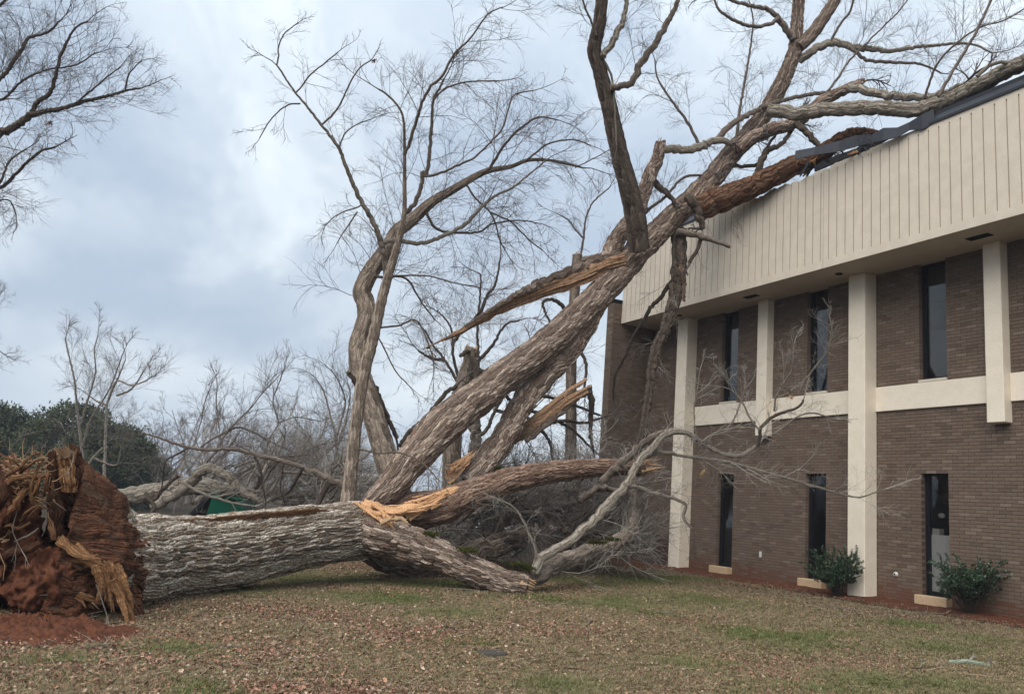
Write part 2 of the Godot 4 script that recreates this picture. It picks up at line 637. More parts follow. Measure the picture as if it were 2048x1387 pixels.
func materials() -> void:
	# weathered grey plates, brown furrowed bark, red-brown stringy bark, pale lichened bark
	M.trunk = bark(101, 24, 10, Color(0.33, 0.28, 0.235), Color(0.90, 0.855, 0.79), Color(0.52, 0.43, 0.35), 0.40, 4.0)
	M.limb = bark(131, 22, 8, Color(0.33, 0.275, 0.24), Color(0.80, 0.725, 0.66), Color(0.49, 0.395, 0.34), 0.38, 4.0)
	M.red = bark(151, 22, 8, Color(0.33, 0.25, 0.21), Color(0.74, 0.62, 0.54), Color(0.58, 0.52, 0.46), 0.36, 4.0)
	M.ash = bark(161, 20, 10, Color(0.33, 0.285, 0.25), Color(0.74, 0.68, 0.615), Color(0.50, 0.445, 0.395), 0.4, 1.8)
	M.pale = bark(171, 18, 8, Color(0.36, 0.32, 0.285), Color(0.74, 0.70, 0.645), Color(0.56, 0.555, 0.50), 0.4, 1.5)
	M.grey = bark(191, 14, 6, Color(0.36, 0.32, 0.29), Color(0.64, 0.59, 0.54), Color(0.48, 0.43, 0.38), 0.4, 1.5)
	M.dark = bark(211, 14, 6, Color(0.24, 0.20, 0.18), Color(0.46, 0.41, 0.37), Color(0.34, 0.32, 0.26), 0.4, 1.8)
	M.rotten = bark(231, 18, 8, Color(0.30, 0.21, 0.16), Color(0.62, 0.49, 0.40), Color(0.56, 0.34, 0.20), 0.36, 5.0)
	M.lichen = bark(221, 12, 4, Color(0.58, 0.62, 0.55), Color(0.80, 0.84, 0.76), Color(0.50, 0.50, 0.43), 0.3, 2.0)
	M.twig = mat(lin(0.115, 0.095, 0.085), 0.9)
	M.twig_pale = mat(lin(0.30, 0.275, 0.24), 0.9)
	M.wood = bark(251, 40, 8, Color(0.80, 0.62, 0.46), Color(0.98, 0.87, 0.73), Color(0.86, 0.67, 0.50), 0.4, 1.5).m
	M.old_wood = bark(261, 34, 8, Color(0.42, 0.28, 0.19), Color(0.80, 0.63, 0.45), Color(0.40, 0.25, 0.17), 0.45, 2.5).m
	M.split = {"m": bark(271, 30, 8, Color(0.48, 0.36, 0.27), Color(0.80, 0.66, 0.53), Color(0.56, 0.41, 0.30), 0.4, 2.0).m, "h": M.limb.h}
	M.clay = rough_mat(301, Color(0.30, 0.18, 0.13), Color(0.43, 0.27, 0.19), Color(0.25, 0.155, 0.115), 0.02, 0.9, 3.0)
	M.lawn = rough_mat(311, Color(0.22, 0.175, 0.135), Color(0.23, 0.20, 0.13), Color(0.16, 0.125, 0.10), 0.02, 2.3, 3.0)
	M.paint = rough_mat(325, Color(0.865, 0.825, 0.755), Color(0.885, 0.845, 0.78), Color(0.845, 0.80, 0.735), 0.008, 1.7, 0.1, 0.75)
	M.cream = rough_mat(321, Color(0.775, 0.735, 0.675), Color(0.80, 0.76, 0.70), Color(0.755, 0.715, 0.655), 0.008, 1.9, 0.12, 0.8)
	M.mortar = rough_mat(331, Color(0.29, 0.24, 0.205), Color(0.33, 0.275, 0.235), Color(0.26, 0.215, 0.185), 0.03, 0.8, 0.4)
	M.brick = mat(Color.WHITE, 0.88)
	M.brick.vertex_color_use_as_albedo = true
	var bn := rough_mat(341, Color(0.93, 0.92, 0.91), Color(1, 1, 1), Color(0.84, 0.83, 0.82), 0.03, 0.5, 0.25)
	M.brick.albedo_texture = bn.albedo_texture
	M.brick.uv1_triplanar = true
	M.brick.uv1_world_triplanar = true
	M.brick.uv1_scale = Vector3.ONE / 0.5
	M.brick.heightmap_enabled = true
	M.brick.heightmap_texture = bn.heightmap_texture
	M.brick.heightmap_scale = 0.25
	M.bronze = mat(lin(0.012, 0.013, 0.017), 0.4, 0.2)
	M.metal = mat(lin(0.045, 0.048, 0.055), 0.42, 0.6)
	M.membrane = mat(lin(0.012, 0.012, 0.014), 0.6)
	M.glass = StandardMaterial3D.new()
	M.glass.transparency = BaseMaterial3D.TRANSPARENCY_ALPHA
	M.glass.albedo_color = Color(0.05, 0.06, 0.07, 0.3)
	M.glass.roughness = 0.02
	M.glass.metallic_specular = 0.65
	M.inside = mat(lin(0.30, 0.28, 0.25), 0.9)
	M.black = mat(lin(0.008, 0.008, 0.009), 0.7)
	M.white = mat(lin(0.55, 0.55, 0.52), 0.6)
	M.sill = rough_mat(351, Color(0.70, 0.60, 0.48), Color(0.76, 0.67, 0.55), Color(0.62, 0.52, 0.42), 0.03, 0.7, 0.4)
	M.leaf = mat(Color.WHITE, 0.75)
	M.leaf.vertex_color_use_as_albedo = true
	M.holly = M.leaf.duplicate()
	M.holly.roughness = 0.42
	M.holly.metallic_specular = 0.5
	M.root_hair = mat(lin(0.29, 0.185, 0.11), 0.9)
	var cr := bark(281, 14, 4, Color(0.26, 0.165, 0.12), Color(0.44, 0.295, 0.215), Color(0.36, 0.285, 0.23), 0.42, 4.0)
	M.clayroot = cr
	M.oldwood = {"m": M.old_wood, "h": M.limb.h}
	M.moss = rough_mat(361, Color(0.26, 0.27, 0.10), Color(0.33, 0.34, 0.14), Color(0.20, 0.20, 0.08), 0.05, 0.25, 2.0)


# ---------------------------------------------------------------- ground
func ground() -> void:
	var g := Geo.new()
	# fine cells near the viewer, coarse ones out to the horizon
	var xs := [-700.0, -420.0, -260.0, -170.0, -120.0, -90.0, -65.0, -45.0, -34.0, -26.0, -20.0]
	var x := -16.0
	while x < 18.0:
		xs.append(x)
		x += 0.22
	xs.append_array([20.0, 26.0, 40.0, 80.0, 200.0, 700.0])
	var zs := [-700.0, -400.0, -220.0, -140.0, -90.0, -60.0, -40.0, -28.0, -20.0, -14.0, -9.0, -6.0, -4.0]
	x = -2.6
	while x < 18.0:
		zs.append(x)
		x += 0.22
	zs.append_array([20.0, 26.0, 40.0, 80.0, 200.0, 700.0])
	for b in zs.size():
		for a in xs.size():
			var px: float = xs[a]
			var pz: float = zs[b]
			var bump := fine.get_noise_2d(px * 40.0, pz * 40.0) * 0.02
			g.v.append(Vector3(px, ground_at(px, pz) + bump, pz))
			var dx := (ground_at(px + 0.2, pz) - ground_at(px - 0.2, pz)) / 0.4
			var dz := (ground_at(px, pz + 0.2) - ground_at(px, pz - 0.2)) / 0.4
			g.n.append(Vector3(-dx, 1, -dz).normalized())
			g.t.append(Vector2(px, pz))
	var w := xs.size()
	for b in zs.size() - 1:
		for a in w - 1:
			var k := b * w + a
			g.i.append_array([k, k + 1, k + w, k + 1, k + w + 1, k + w])
	kind(part("ground", g.mesh(M.lawn), self), "structure")
	# bare red clay: a bed along the wall and the soil thrown up by the roots
	soil_sheet("clay_bed", func(a: float, b: float) -> Vector3:
		var u := lerpf(-8.0, 10.0, a)
		var reach := 1.15 + 0.35 * patchy.get_noise_1d(u * 1.7) + 0.25 * patchy.get_noise_1d(u * 9.0 + 90.0)
		var z := lerpf(-0.05, reach, b)
		return Vector3(u, ground_at(u, z) + 0.055 * (1.0 - b * b) - 0.028 * b * b + fine.get_noise_2d(u * 60.0, z * 60.0) * 0.03, z), 260, 16)
	var mid := on_ground(70, 1262)
	soil_sheet("thrown_soil", func(a: float, b: float) -> Vector3:
		var an := a * TAU
		var rr := b * (1.0 + 0.22 * patchy.get_noise_2d(cos(an) * 3.0, sin(an) * 3.0) + 0.12 * patchy.get_noise_2d(cos(an) * 12.0, sin(an) * 12.0))
		var q := mid + (Vector3(rgt.x, 0, rgt.z).normalized() * cos(an) * 1.3 + Vector3(fwd.x, 0, fwd.z).normalized() * sin(an) * 1.0) * rr
		q.y = ground_at(q.x, q.z) + 0.09 * (1.0 - b * b) - 0.03 * b + patchy.get_noise_2d(q.x * 9.0, q.z * 9.0) * 0.10 * (1.0 - b * b) + absf(fine.get_noise_2d(q.x * 150.0, q.z * 150.0)) * 0.09 * (1.0 - b * b)
		return q, 120, 40)


func soil_sheet(called: String, at: Callable, na: int, nb: int) -> void:
	var g := Geo.new()
	var rings := []
	for b in nb + 1:
		var ring := PackedVector3Array()
		for a in na + 1:
			ring.append(at.call(float(a) / na, float(b) / nb))
		rings.append(ring)
	for b in nb + 1:
		for a in na + 1:
			var q: Vector3 = rings[b][a]
			var e: Vector3 = rings[b][mini(a + 1, na)] - rings[b][maxi(a - 1, 0)]
			var f: Vector3 = rings[mini(b + 1, nb)][a] - rings[maxi(b - 1, 0)][a]
			var nn := e.cross(f).normalized()
			g.v.append(q)
			g.n.append(nn if nn.y > 0 else -nn)
			g.t.append(Vector2(q.x, q.z))
	for b in nb:
		for a in na:
			var k := b * (na + 1) + a
			g.i.append_array([k, k + 1, k + na + 1, k + 1, k + na + 2, k + na + 1])
	kind(part(called, g.mesh(M.clay), self), "structure")


# ---------------------------------------------------------------- the building
const BAND_LOW := 3.578
const BAND_TOP := 4.063
const SOFFIT := 6.4
const FASCIA := 1.131                # how far the fascia stands out
const ROOF := 8.6
const LEFT := -7.18
const RIGHT := 9.2
var office_root: Node3D
var bricks := []                      # [lo, hi, tint]


func strips(holes: Array, a0: float, a1: float, v0: float, v1: float, grow: float) -> Array:   # a rectangle less its holes
	var cuts := [a0, a1]
	for h in holes:
		cuts.append_array([h[0] - grow, h[1] + grow])
	cuts.sort()
	var out := []
	for k in cuts.size() - 1:
		var l: float = maxf(cuts[k], a0)
		var r: float = minf(cuts[k + 1], a1)
		if r - l < 0.001:
			continue
		var lows := [[v0, v1]]
		for h in holes:
			if (l + r) / 2 > h[0] - grow and (l + r) / 2 < h[1] + grow:
				var next := []
				for s in lows:
					if h[2] - grow > s[0]:
						next.append([s[0], minf(s[1], h[2] - grow)])
					if h[3] + grow < s[1]:
						next.append([maxf(s[0], h[3] + grow), s[1]])
				lows = next
		for s in lows:
			if s[1] - s[0] > 0.001:
				out.append([l, r, s[0], s[1]])
	return out


# bricks in running bond over a rectangle (metres), less the holes. face 0 looks along +z from z = at, face 1 along +x from x = at.
func lay(face: int, at: float, a0: float, a1: float, v0: float, v1: float, holes: Array) -> void:
	var course := 0.0695
	var module := 0.242
	var row := int(floor(v0 / course))
	while row * course < v1:
		var y0 := maxf(row * course + 0.009, v0)
		var y1 := minf((row + 1) * course, v1)
		if y1 - y0 > 0.02:
			var ranges := [[a0, a1]]
			for h in holes:
				if (y0 + y1) / 2 > h[2] and (y0 + y1) / 2 < h[3]:
					var next := []
					for s in ranges:
						if h[0] > s[0]:
							next.append([s[0], minf(s[1], h[0])])
						if h[1] < s[1]:
							next.append([maxf(s[0], h[1]), s[1]])
					ranges = next
			for s in ranges:
				var k := int(floor(s[0] / module)) - 1
				while k * module < s[1]:
					var l: float = maxf(k * module + (module / 2 if row % 2 else 0.0) + 0.0095, s[0])
					var r: float = minf((k + 1) * module + (module / 2 if row % 2 else 0.0), s[1])
					k += 1
					if r - l < 0.02:
						continue
					var pr := rng.randf_range(0.005, 0.0085)
					var q := rng.randf()
					var tint := Color(0.146, 0.108, 0.084).lerp(Color(0.172, 0.129, 0.102), rng.randf())
					if q < 0.06:
						tint = Color(0.20, 0.153, 0.123)
					elif q < 0.14:
						tint = Color(0.125, 0.093, 0.074)
					var dirt := 0.36 + 0.12 * patchy.get_noise_2d((l + r) * 0.9, 3.0) + rng.randf_range(-0.09, 0.09)
					if y0 < dirt:
						tint = tint.lerp(Color(0.14, 0.06, 0.036), rng.randf_range(0.35, 0.85) if y0 < dirt - 0.14 else rng.randf_range(0.1, 0.4))
					if face == 0:
						bricks.append([Vector3(l, y0, at - 0.09), Vector3(r, y1, at + pr), tint])
					else:
						bricks.append([Vector3(at - 0.09, y0, l), Vector3(at + pr, y1, r), tint])
		row += 1


func office() -> void:
	var o := thing("office_building", Vector3(-2.0, -0.1, 0.0), "brown brick office with cream columns and a damaged ribbed fascia under the leaning tree", "building")
	office_root = o
	var lower := []
	var upper := []
	for k in 5:
		var c := -3.975 + k * 2.835
		lower.append([c - 0.28, c + 0.28, 0.19, 2.385])
		upper.append([c - 0.29, c + 0.29, BAND_TOP + 0.055, SOFFIT])
	# walls: mortar behind, bricks in front
	for spec in [["lower_wall", lower, -0.45, BAND_LOW], ["upper_wall", upper, BAND_TOP, SOFFIT]]:
		var g := Geo.new()
		for s in strips(spec[1], LEFT, RIGHT, spec[2], spec[3], 0.003):
			g.box(F(s[0], s[2], -0.24), F(s[1], s[3], 0.0))
		part(spec[0], g.mesh(M.mortar), o)
		var hm := []
		for h in spec[1]:
			hm.append([h[0] * S, h[1] * S, h[2] * S, h[3] * S])
		# no bricks where the columns, and on the ground floor the pierced screen, stand
		var ends := [LEFT, -5.667, -5.248, 0.0, 0.419, 5.667, 6.086, RIGHT]
		for k in 4:
			lay(0, 0.0, ends[k * 2] * S, ends[k * 2 + 1] * S, spec[2] * S + (0.9 if k == 0 and spec[0] == "lower_wall" else 0.0), spec[3] * S, hm)
	var infill := Geo.new()
	infill.box(F(LEFT, BAND_LOW + 0.001, -0.24), F(-5.667, BAND_TOP - 0.001, 0.0))
	part("lower_wall", infill.mesh(M.mortar), o)
	lay(0, 0.0, LEFT * S, -5.667 * S, BAND_LOW * S, BAND_TOP * S, [])
	# the blind wing wall at the far end, standing out past the fascia
	var wing := Geo.new()
	wing.box(F(LEFT - 0.3, -0.5, -0.24), F(LEFT, 6.97, 1.40))
	part("wing_wall", wing.mesh(M.mortar), o)
	lay(1, LEFT * S, 0.01, 1.40 * S - 0.004, -0.3, 6.97 * S, [])
	lay(0, 1.40 * S, (LEFT - 0.3) * S, LEFT * S + 0.004, -0.3, 6.97 * S, [])
	var cap := Geo.new()
	cap.chamfer(F(LEFT - 0.34, 6.975, -0.2), F(LEFT + 0.03, 7.06, 1.44), 0.01)
	part("wing_coping", cap.mesh(M.bronze), o)
	# pierced screen: bricks on edge with gaps, a black sheet behind painting the shade in them
	var scr := Geo.new()
	scr.box(F(LEFT + 0.01, 0.0, 0.003), F(-5.68, 0.06, 0.05))
	part("screen_base", scr.mesh(M.mortar), o)
	var sb := Geo.new()
	sb.box(F(LEFT + 0.02, 0.06, 0.004), F(-5.68, 0.74, 0.012))
	part("gap_shade_sheet", sb.mesh(M.black), o)
	var lat := Geo.new()
	for row in 11:
		var y := 0.07 + row * 0.075
		for k in 16:
			var xx := LEFT * S + 0.03 + k * 0.105 + (0.0525 if row % 2 else 0.0)
			lat.box(Vector3(xx, y, 0.014), Vector3(xx + 0.065, y + 0.07, 0.075), Color(0.10, 0.065, 0.056))
		lat.box(Vector3(LEFT * S + 0.02, y + 0.0705, 0.016), Vector3(-5.68 * S, y + 0.0745, 0.07), Color(0.10, 0.065, 0.056))
	part("brick_lattice", lat.mesh(M.brick, true), o)
	# floors, ceiling, partition behind the glass
	var ins := Geo.new()
	ins.box(F(LEFT, -0.3, -5.2), F(RIGHT, 0.12, -0.245))
	ins.box(F(LEFT, BAND_LOW - 0.1, -5.2), F(RIGHT, BAND_TOP, -0.245))
	ins.box(F(LEFT, -0.3, -5.4), F(RIGHT, ROOF - 0.4, -5.2))
	ins.box(F(RIGHT, -0.3, -5.4), F(RIGHT + 0.3, ROOF - 0.4, 0.0))
	ins.box(F(LEFT - 0.3, -0.3, -5.4), F(LEFT - 0.001, ROOF - 0.4, -0.25))
	part("interior", ins.mesh(M.inside), o)
	# spandrel band, one length between each pair of uprights
	var cuts := [[-5.248, -2.787], [-2.467, 0.0], [0.419, 2.878], [3.198, 5.667], [6.086, RIGHT]]
	for c in cuts:
		var g := Geo.new()
		g.chamfer(F(c[0], BAND_LOW, -0.15), F(c[1], BAND_TOP, 0.048), 0.008)
		part("spandrel_band", g.mesh(M.paint), o)
	for u in [-5.667, 0.0, 5.667]:
		var g := Geo.new()
		g.chamfer(F(u, -0.35, 0.0), F(u + 0.419, SOFFIT, 0.342), 0.014)
		part("column", g.mesh(M.paint), o)
	for u in [-2.787, 2.878]:
		var g := Geo.new()
		g.chamfer(F(u, 3.208, 0.0), F(u + 0.32, SOFFIT, 0.218), 0.012)
		part("pilaster", g.mesh(M.paint), o)
	# soffit and roof
	var sf := Geo.new()
	sf.box(F(LEFT, SOFFIT, -0.24), F(RIGHT, SOFFIT + 0.12, FASCIA - 0.14))
	part("soffit", sf.mesh(M.cream), o)
	var rf := Geo.new()
	rf.box(F(LEFT - 0.3, ROOF - 0.42, -5.4), F(RIGHT + 0.3, ROOF - 0.3, FASCIA - 0.141))
	part("roof", rf.mesh(M.membrane), o)
	# fascia panels with upright grooves; the top edge is broken where the tree struck
	for pn in [[LEFT, 0.055], [0.065, 7.3], [7.31, RIGHT + 0.3]]:
		var g := Geo.new()
		var f0 := FASCIA - 0.14
		var f1 := FASCIA - 0.03
		var top := ROOF - 0.115
		g.box(F(pn[0], SOFFIT, f0), F(pn[1], top, f1))
		g.box(F(pn[0], SOFFIT, f1), F(pn[1], 6.562, FASCIA))
		var grooves := []
		var k := int(floor((pn[0] - 2.097) / 0.2108)) + 1
		while 2.097 + k * 0.2108 < pn[1]:
			grooves.append(2.097 + k * 0.2108)
			k += 1
		var from: float = pn[0]
		for c in grooves + [pn[1]]:
			var to: float = c - 0.012 if c != pn[1] else c
			if to - from > 0.002:
				g.box(F(from, 6.562, f1), F(to, 8.47, FASCIA))
			from = c + 0.012
		var u: float = pn[0]
		while u < pn[1] - 0.001:
			var nx := minf(u + 0.055, pn[1])
			var drop := 0.0
			if u > -2.9 and u < 1.2:
				drop = maxf(0.0, 0.045 + 0.09 * patchy.get_noise_1d(u * 7.0)) * (1.0 if u < 0.3 else 0.5)
			g.box(F(u, 8.47, f1), F(nx, ROOF - 0.02 - drop, FASCIA))
			g.box(F(u, top, f0), F(nx, ROOF - 0.02 - drop * 0.8, f1))
			u = nx
		part("fascia_panel", g.mesh(M.cream), o)
	# metal edge of the roof
	for c in [[LEFT, -3.6], [2.56, 5.6], [5.61, RIGHT + 0.3]]:
		var pr := [Vector2(0.03, 8.555), Vector2(0.03, 8.60), Vector2(-0.05, 8.73), Vector2(-0.045, 8.80), Vector2(-0.10, 8.81), Vector2(-0.14, 8.58), Vector2(0.004, 8.579), Vector2(0.004, 8.555)]
		part("roof_edge", extrude(pr, c[0], c[1]).mesh(M.metal), o)
	# the edge strip torn off and bent away, and roofing felt beneath it
	ribbon("torn_edge_strip", [[1870, 232, 17.42, 0.15], [1845, 244, 17.6, 0.15], [1820, 252, 17.85, 0.11], [1795, 265, 18.05, 0.13], [1768, 268, 18.3, 0.14], [1745, 277, 18.5, 0.105], [1715, 281, 18.8, 0.13], [1680, 292, 19.1, 0.12], [1630, 302, 19.55, 0.12], [1591, 310, 19.9, 0.12]], 0.012, M.metal, o)
	ribbon("torn_roofing_felt", [[1790, 268, 18.36, 0.03], [1750, 288, 18.78, 0.06], [1715, 303, 19.18, 0.09], [1680, 315, 19.6, 0.10], [1650, 328, 19.95, 0.09], [1630, 338, 20.2, 0.07]], 0.02, M.membrane, o)
	ribbon("bent_flashing", [[1618, 322, 20.2, 0.04], [1610, 338, 20.3, 0.05], [1600, 352, 20.4, 0.04]], 0.006, M.metal, o)
	for k in 26:
		var f := rng.randf()
		var a := P(lerpf(1560, 1760, f) + rng.randf_range(-8, 8), lerpf(356, 284, f) + rng.randf_range(-6, 6), lerpf(21.3, 18.75, f))
		var sg := Geo.new()
		var d := Vector3(rng.randf_range(-1.0, 1.0), rng.randf_range(-0.5, 0.7), rng.randf_range(-0.2, 0.6)).normalized()
		shard(sg, PackedVector3Array([a, a + d * rng.randf_range(0.06, 0.14), a + d * rng.randf_range(0.18, 0.34) + Vector3(0, rng.randf_range(-0.1, 0.05), 0)]), rng.randf_range(0.05, 0.14), 0.006, 0.4)
		part("torn_roof_scrap", sg.mesh([M.membrane, M.metal, M.old_wood, M.membrane][k % 4]), o)
	# vents and round lamps in the soffit
	for u in [-2.77, 2.9, 8.5]:
		var g := Geo.new()
		g.box(F(u, SOFFIT - 0.012, 0.55), F(u + 0.42, SOFFIT - 0.001, 0.72))
		for k in 5:
			g.box(F(u + 0.01, SOFFIT - 0.016, 0.56 + k * 0.032), F(u + 0.41, SOFFIT - 0.0125, 0.575 + k * 0.032))
		part("soffit_vent", g.mesh(M.black), o)
	for u in [-5.24, 0.01, 5.6]:
		var cy := CylinderMesh.new()
		cy.top_radius = 0.085
		cy.bottom_radius = 0.085
		cy.height = 0.02
		cy.radial_segments = 20
		var q := part("soffit_lamp", cy, o, M.black)
		q.position += F(u, SOFFIT - 0.006, 0.62)
	# windows
	for k in 5:
		window(lower[k], true, k == 2)
		window(upper[k], false, false)
	# small fittings on the wall
	var ou := Geo.new()
	ou.chamfer(F(-2.75, 0.50, 0.008), F(-2.69, 0.63, 0.045), 0.008)
	part("outlet_cover", ou.mesh(M.white), o)
	var pc := CylinderMesh.new()
	pc.top_radius = 0.035
	pc.bottom_radius = 0.055
	pc.height = 0.05
	pc.radial_segments = 16
	var pq := part("pipe_collar", pc, o, M.white)
	pq.rotation.x = PI / 2
	pq.position += F(0.85, 0.488, 0.025)
	var pi := CylinderMesh.new()
	pi.top_radius = 0.02
	pi.bottom_radius = 0.02
	pi.height = 0.02
	var pj := part("hole", pi, pq, M.black)
	pj.position = Vector3(0, 0.02, 0)
	# bricks: the 300 nearest each a piece of its own, the rest joined
	bricks.sort_custom(func(a, b): return seen_rank(a) < seen_rank(b))
	var shapes := {}
	var tints := {}
	for k in 300:
		var b: Array = bricks[k]
		var size: Vector3 = b[1] - b[0]
		var key := "%.3f" % size.x
		if not shapes.has(key):
			var g := Geo.new()
			brick_shape(g, -size / 2, size / 2, Color.WHITE)
			shapes[key] = g.mesh(null)
		var tk := "%d_%d" % [int(b[2].r * 60), int(b[2].b * 80)]
		if not tints.has(tk):
			var m: StandardMaterial3D = M.brick.duplicate()
			m.vertex_color_use_as_albedo = false
			m.albedo_color = b[2].linear_to_srgb()
			tints[tk] = m
		var q := part("brick", shapes[key], o, tints[tk])
		q.position += (b[0] + b[1]) / 2
	var rest := Geo.new()
	for k in range(300, bricks.size()):
		brick_shape(rest, bricks[k][0], bricks[k][1], bricks[k][2])
	kind(part("brick", rest.mesh(M.brick, true), o), "stuff")


func brick_shape(g: Geo, lo: Vector3, hi: Vector3, tint: Color) -> void:
	g.box(lo, hi, tint, false)


func seen_rank(b: Array) -> float:
	var q: Vector3 = (b[0] + b[1]) / 2.0 - eye
	var d := q.dot(fwd)
	var x := q.dot(rgt) / d * FOCAL
	var y := -q.dot(upv) / d * FOCAL
	if absf(x) > 1020 or absf(y) > 690:
		return 1000.0 + d
	return d


func extrude(profile: Array, u0: float, u1: float) -> Geo:   # a closed profile of (out from the fascia, height) along the facade
	var g := Geo.new()
	var n := profile.size()
	for k in n:
		var a: Vector2 = profile[k]
		var b: Vector2 = profile[(k + 1) % n]
		g.quad(F(u0, a.y, FASCIA + a.x), F(u1, a.y, FASCIA + a.x), F(u1, b.y, FASCIA + b.x), F(u0, b.y, FASCIA + b.x))
	for k in range(1, n - 1):
		for u in [u0, u1]:
			g.tri(F(u, profile[0].y, FASCIA + profile[0].x), F(u, profile[k].y, FASCIA + profile[k].x), F(u, profile[k + 1].y, FASCIA + profile[k + 1].x))
	return g


func ribbon(called: String, pts: Array, thick: float, m: Material, parent: Node3D) -> void:
	var g := Geo.new()
	var rings := []
	for k in pts.size():
		var q := P(pts[k][0], pts[k][1], pts[k][2])
		var h: float = pts[k][3] * (1.0 + 0.12 * sin(k * 2.1))
		var tilt := Vector3(-0.1, 1.0, 0.15 * cos(k * 1.1) - 0.1).normalized() * h
		var o := Vector3(0.1, 0.1, 1.0).normalized() * thick
		rings.append(PackedVector3Array([q - tilt + o, q + tilt + o, q + tilt - o, q - tilt - o, q - tilt + o]))
	for a in rings.size() - 1:
		for s in 4:
			g.quad(rings[a][s], rings[a][s + 1], rings[a + 1][s + 1], rings[a + 1][s])
	g.quad(rings[0][0], rings[0][1], rings[0][2], rings[0][3])
	var z := rings.size() - 1
	g.quad(rings[z][0], rings[z][1], rings[z][2], rings[z][3])
	part(called, g.mesh(m), parent)


func window(h: Array, low: bool, board: bool) -> void:
	var o := office_root
	var g := Geo.new()
	var z0 := -0.17
	var z1 := -0.11
	var bot: float = h[2] + (0.0 if low else 0.0)
	g.box(F(h[0] - 0.01, bot, z0), F(h[0] + 0.065, h[3], z1))
	g.box(F(h[1] - 0.04, bot, z0), F(h[1] + 0.01, h[3], z1))
	g.box(F(h[0] + 0.065, bot, z0), F(h[1] - 0.04, bot + 0.055, z1 + 0.002))
	g.box(F(h[0] + 0.065, h[3] - 0.05, z0), F(h[1] - 0.04, h[3] + 0.01, z1 + 0.002))
	if low:
		g.box(F(h[0] + 0.02, bot, z1), F(h[0] + 0.04, h[3], z1 + 0.02))
	var f := part("window", g.mesh(M.bronze), o)
	var p := Geo.new()
	p.quad(F(h[0] + 0.06, bot + 0.05, -0.14), F(h[1] - 0.035, bot + 0.05, -0.14), F(h[1] - 0.035, h[3] - 0.04, -0.14), F(h[0] + 0.06, h[3] - 0.04, -0.14))
	part("pane", p.mesh(M.glass), f)
	var p2 := Geo.new()
	p2.quad(F(h[0] + 0.06, bot + 0.05, -0.157), F(h[1] - 0.035, bot + 0.05, -0.157), F(h[1] - 0.035, h[3] - 0.04, -0.157), F(h[0] + 0.06, h[3] - 0.04, -0.157))
	part("pane", p2.mesh(M.glass), f)
	var s := Geo.new()
	if low:
		s.chamfer(F(h[0] - 0.06, 0.02, -0.2), F(h[1] + 0.03, h[2] - 0.004, 0.16), 0.012)
		part("sill", s.mesh(M.sill), f)
	else:
		s.chamfer(F(h[0] - 0.004, BAND_TOP + 0.001, -0.2), F(h[1] + 0.004, h[2], 0.05), 0.006)
		part("sill", s.mesh(M.cream), f)
	if board:
		var b := Geo.new()
		b.box(F(1.475, 0.262, -0.195), F(1.895, 1.27, -0.175))
		part("white_board", b.mesh(mat(lin(0.78, 0.78, 0.76), 0.7)), f)
		var c := Geo.new()
		c.chamfer(F(1.49, 1.27, -0.32), F(1.63, 1.38, -0.18), 0.004)
		part("small_box", c.mesh(M.white), f)
		var e := SphereMesh.new()
		e.radius = 0.5
		e.height = 1.0
		var q := part("oval_sticker", e, f, mat(lin(0.42, 0.41, 0.39), 0.7))
		q.scale = Vector3(0.15, 0.1, 0.004)
		q.position = F(1.70, 1.62, -0.165) if q.get_parent() is MeshInstance3D else q.position


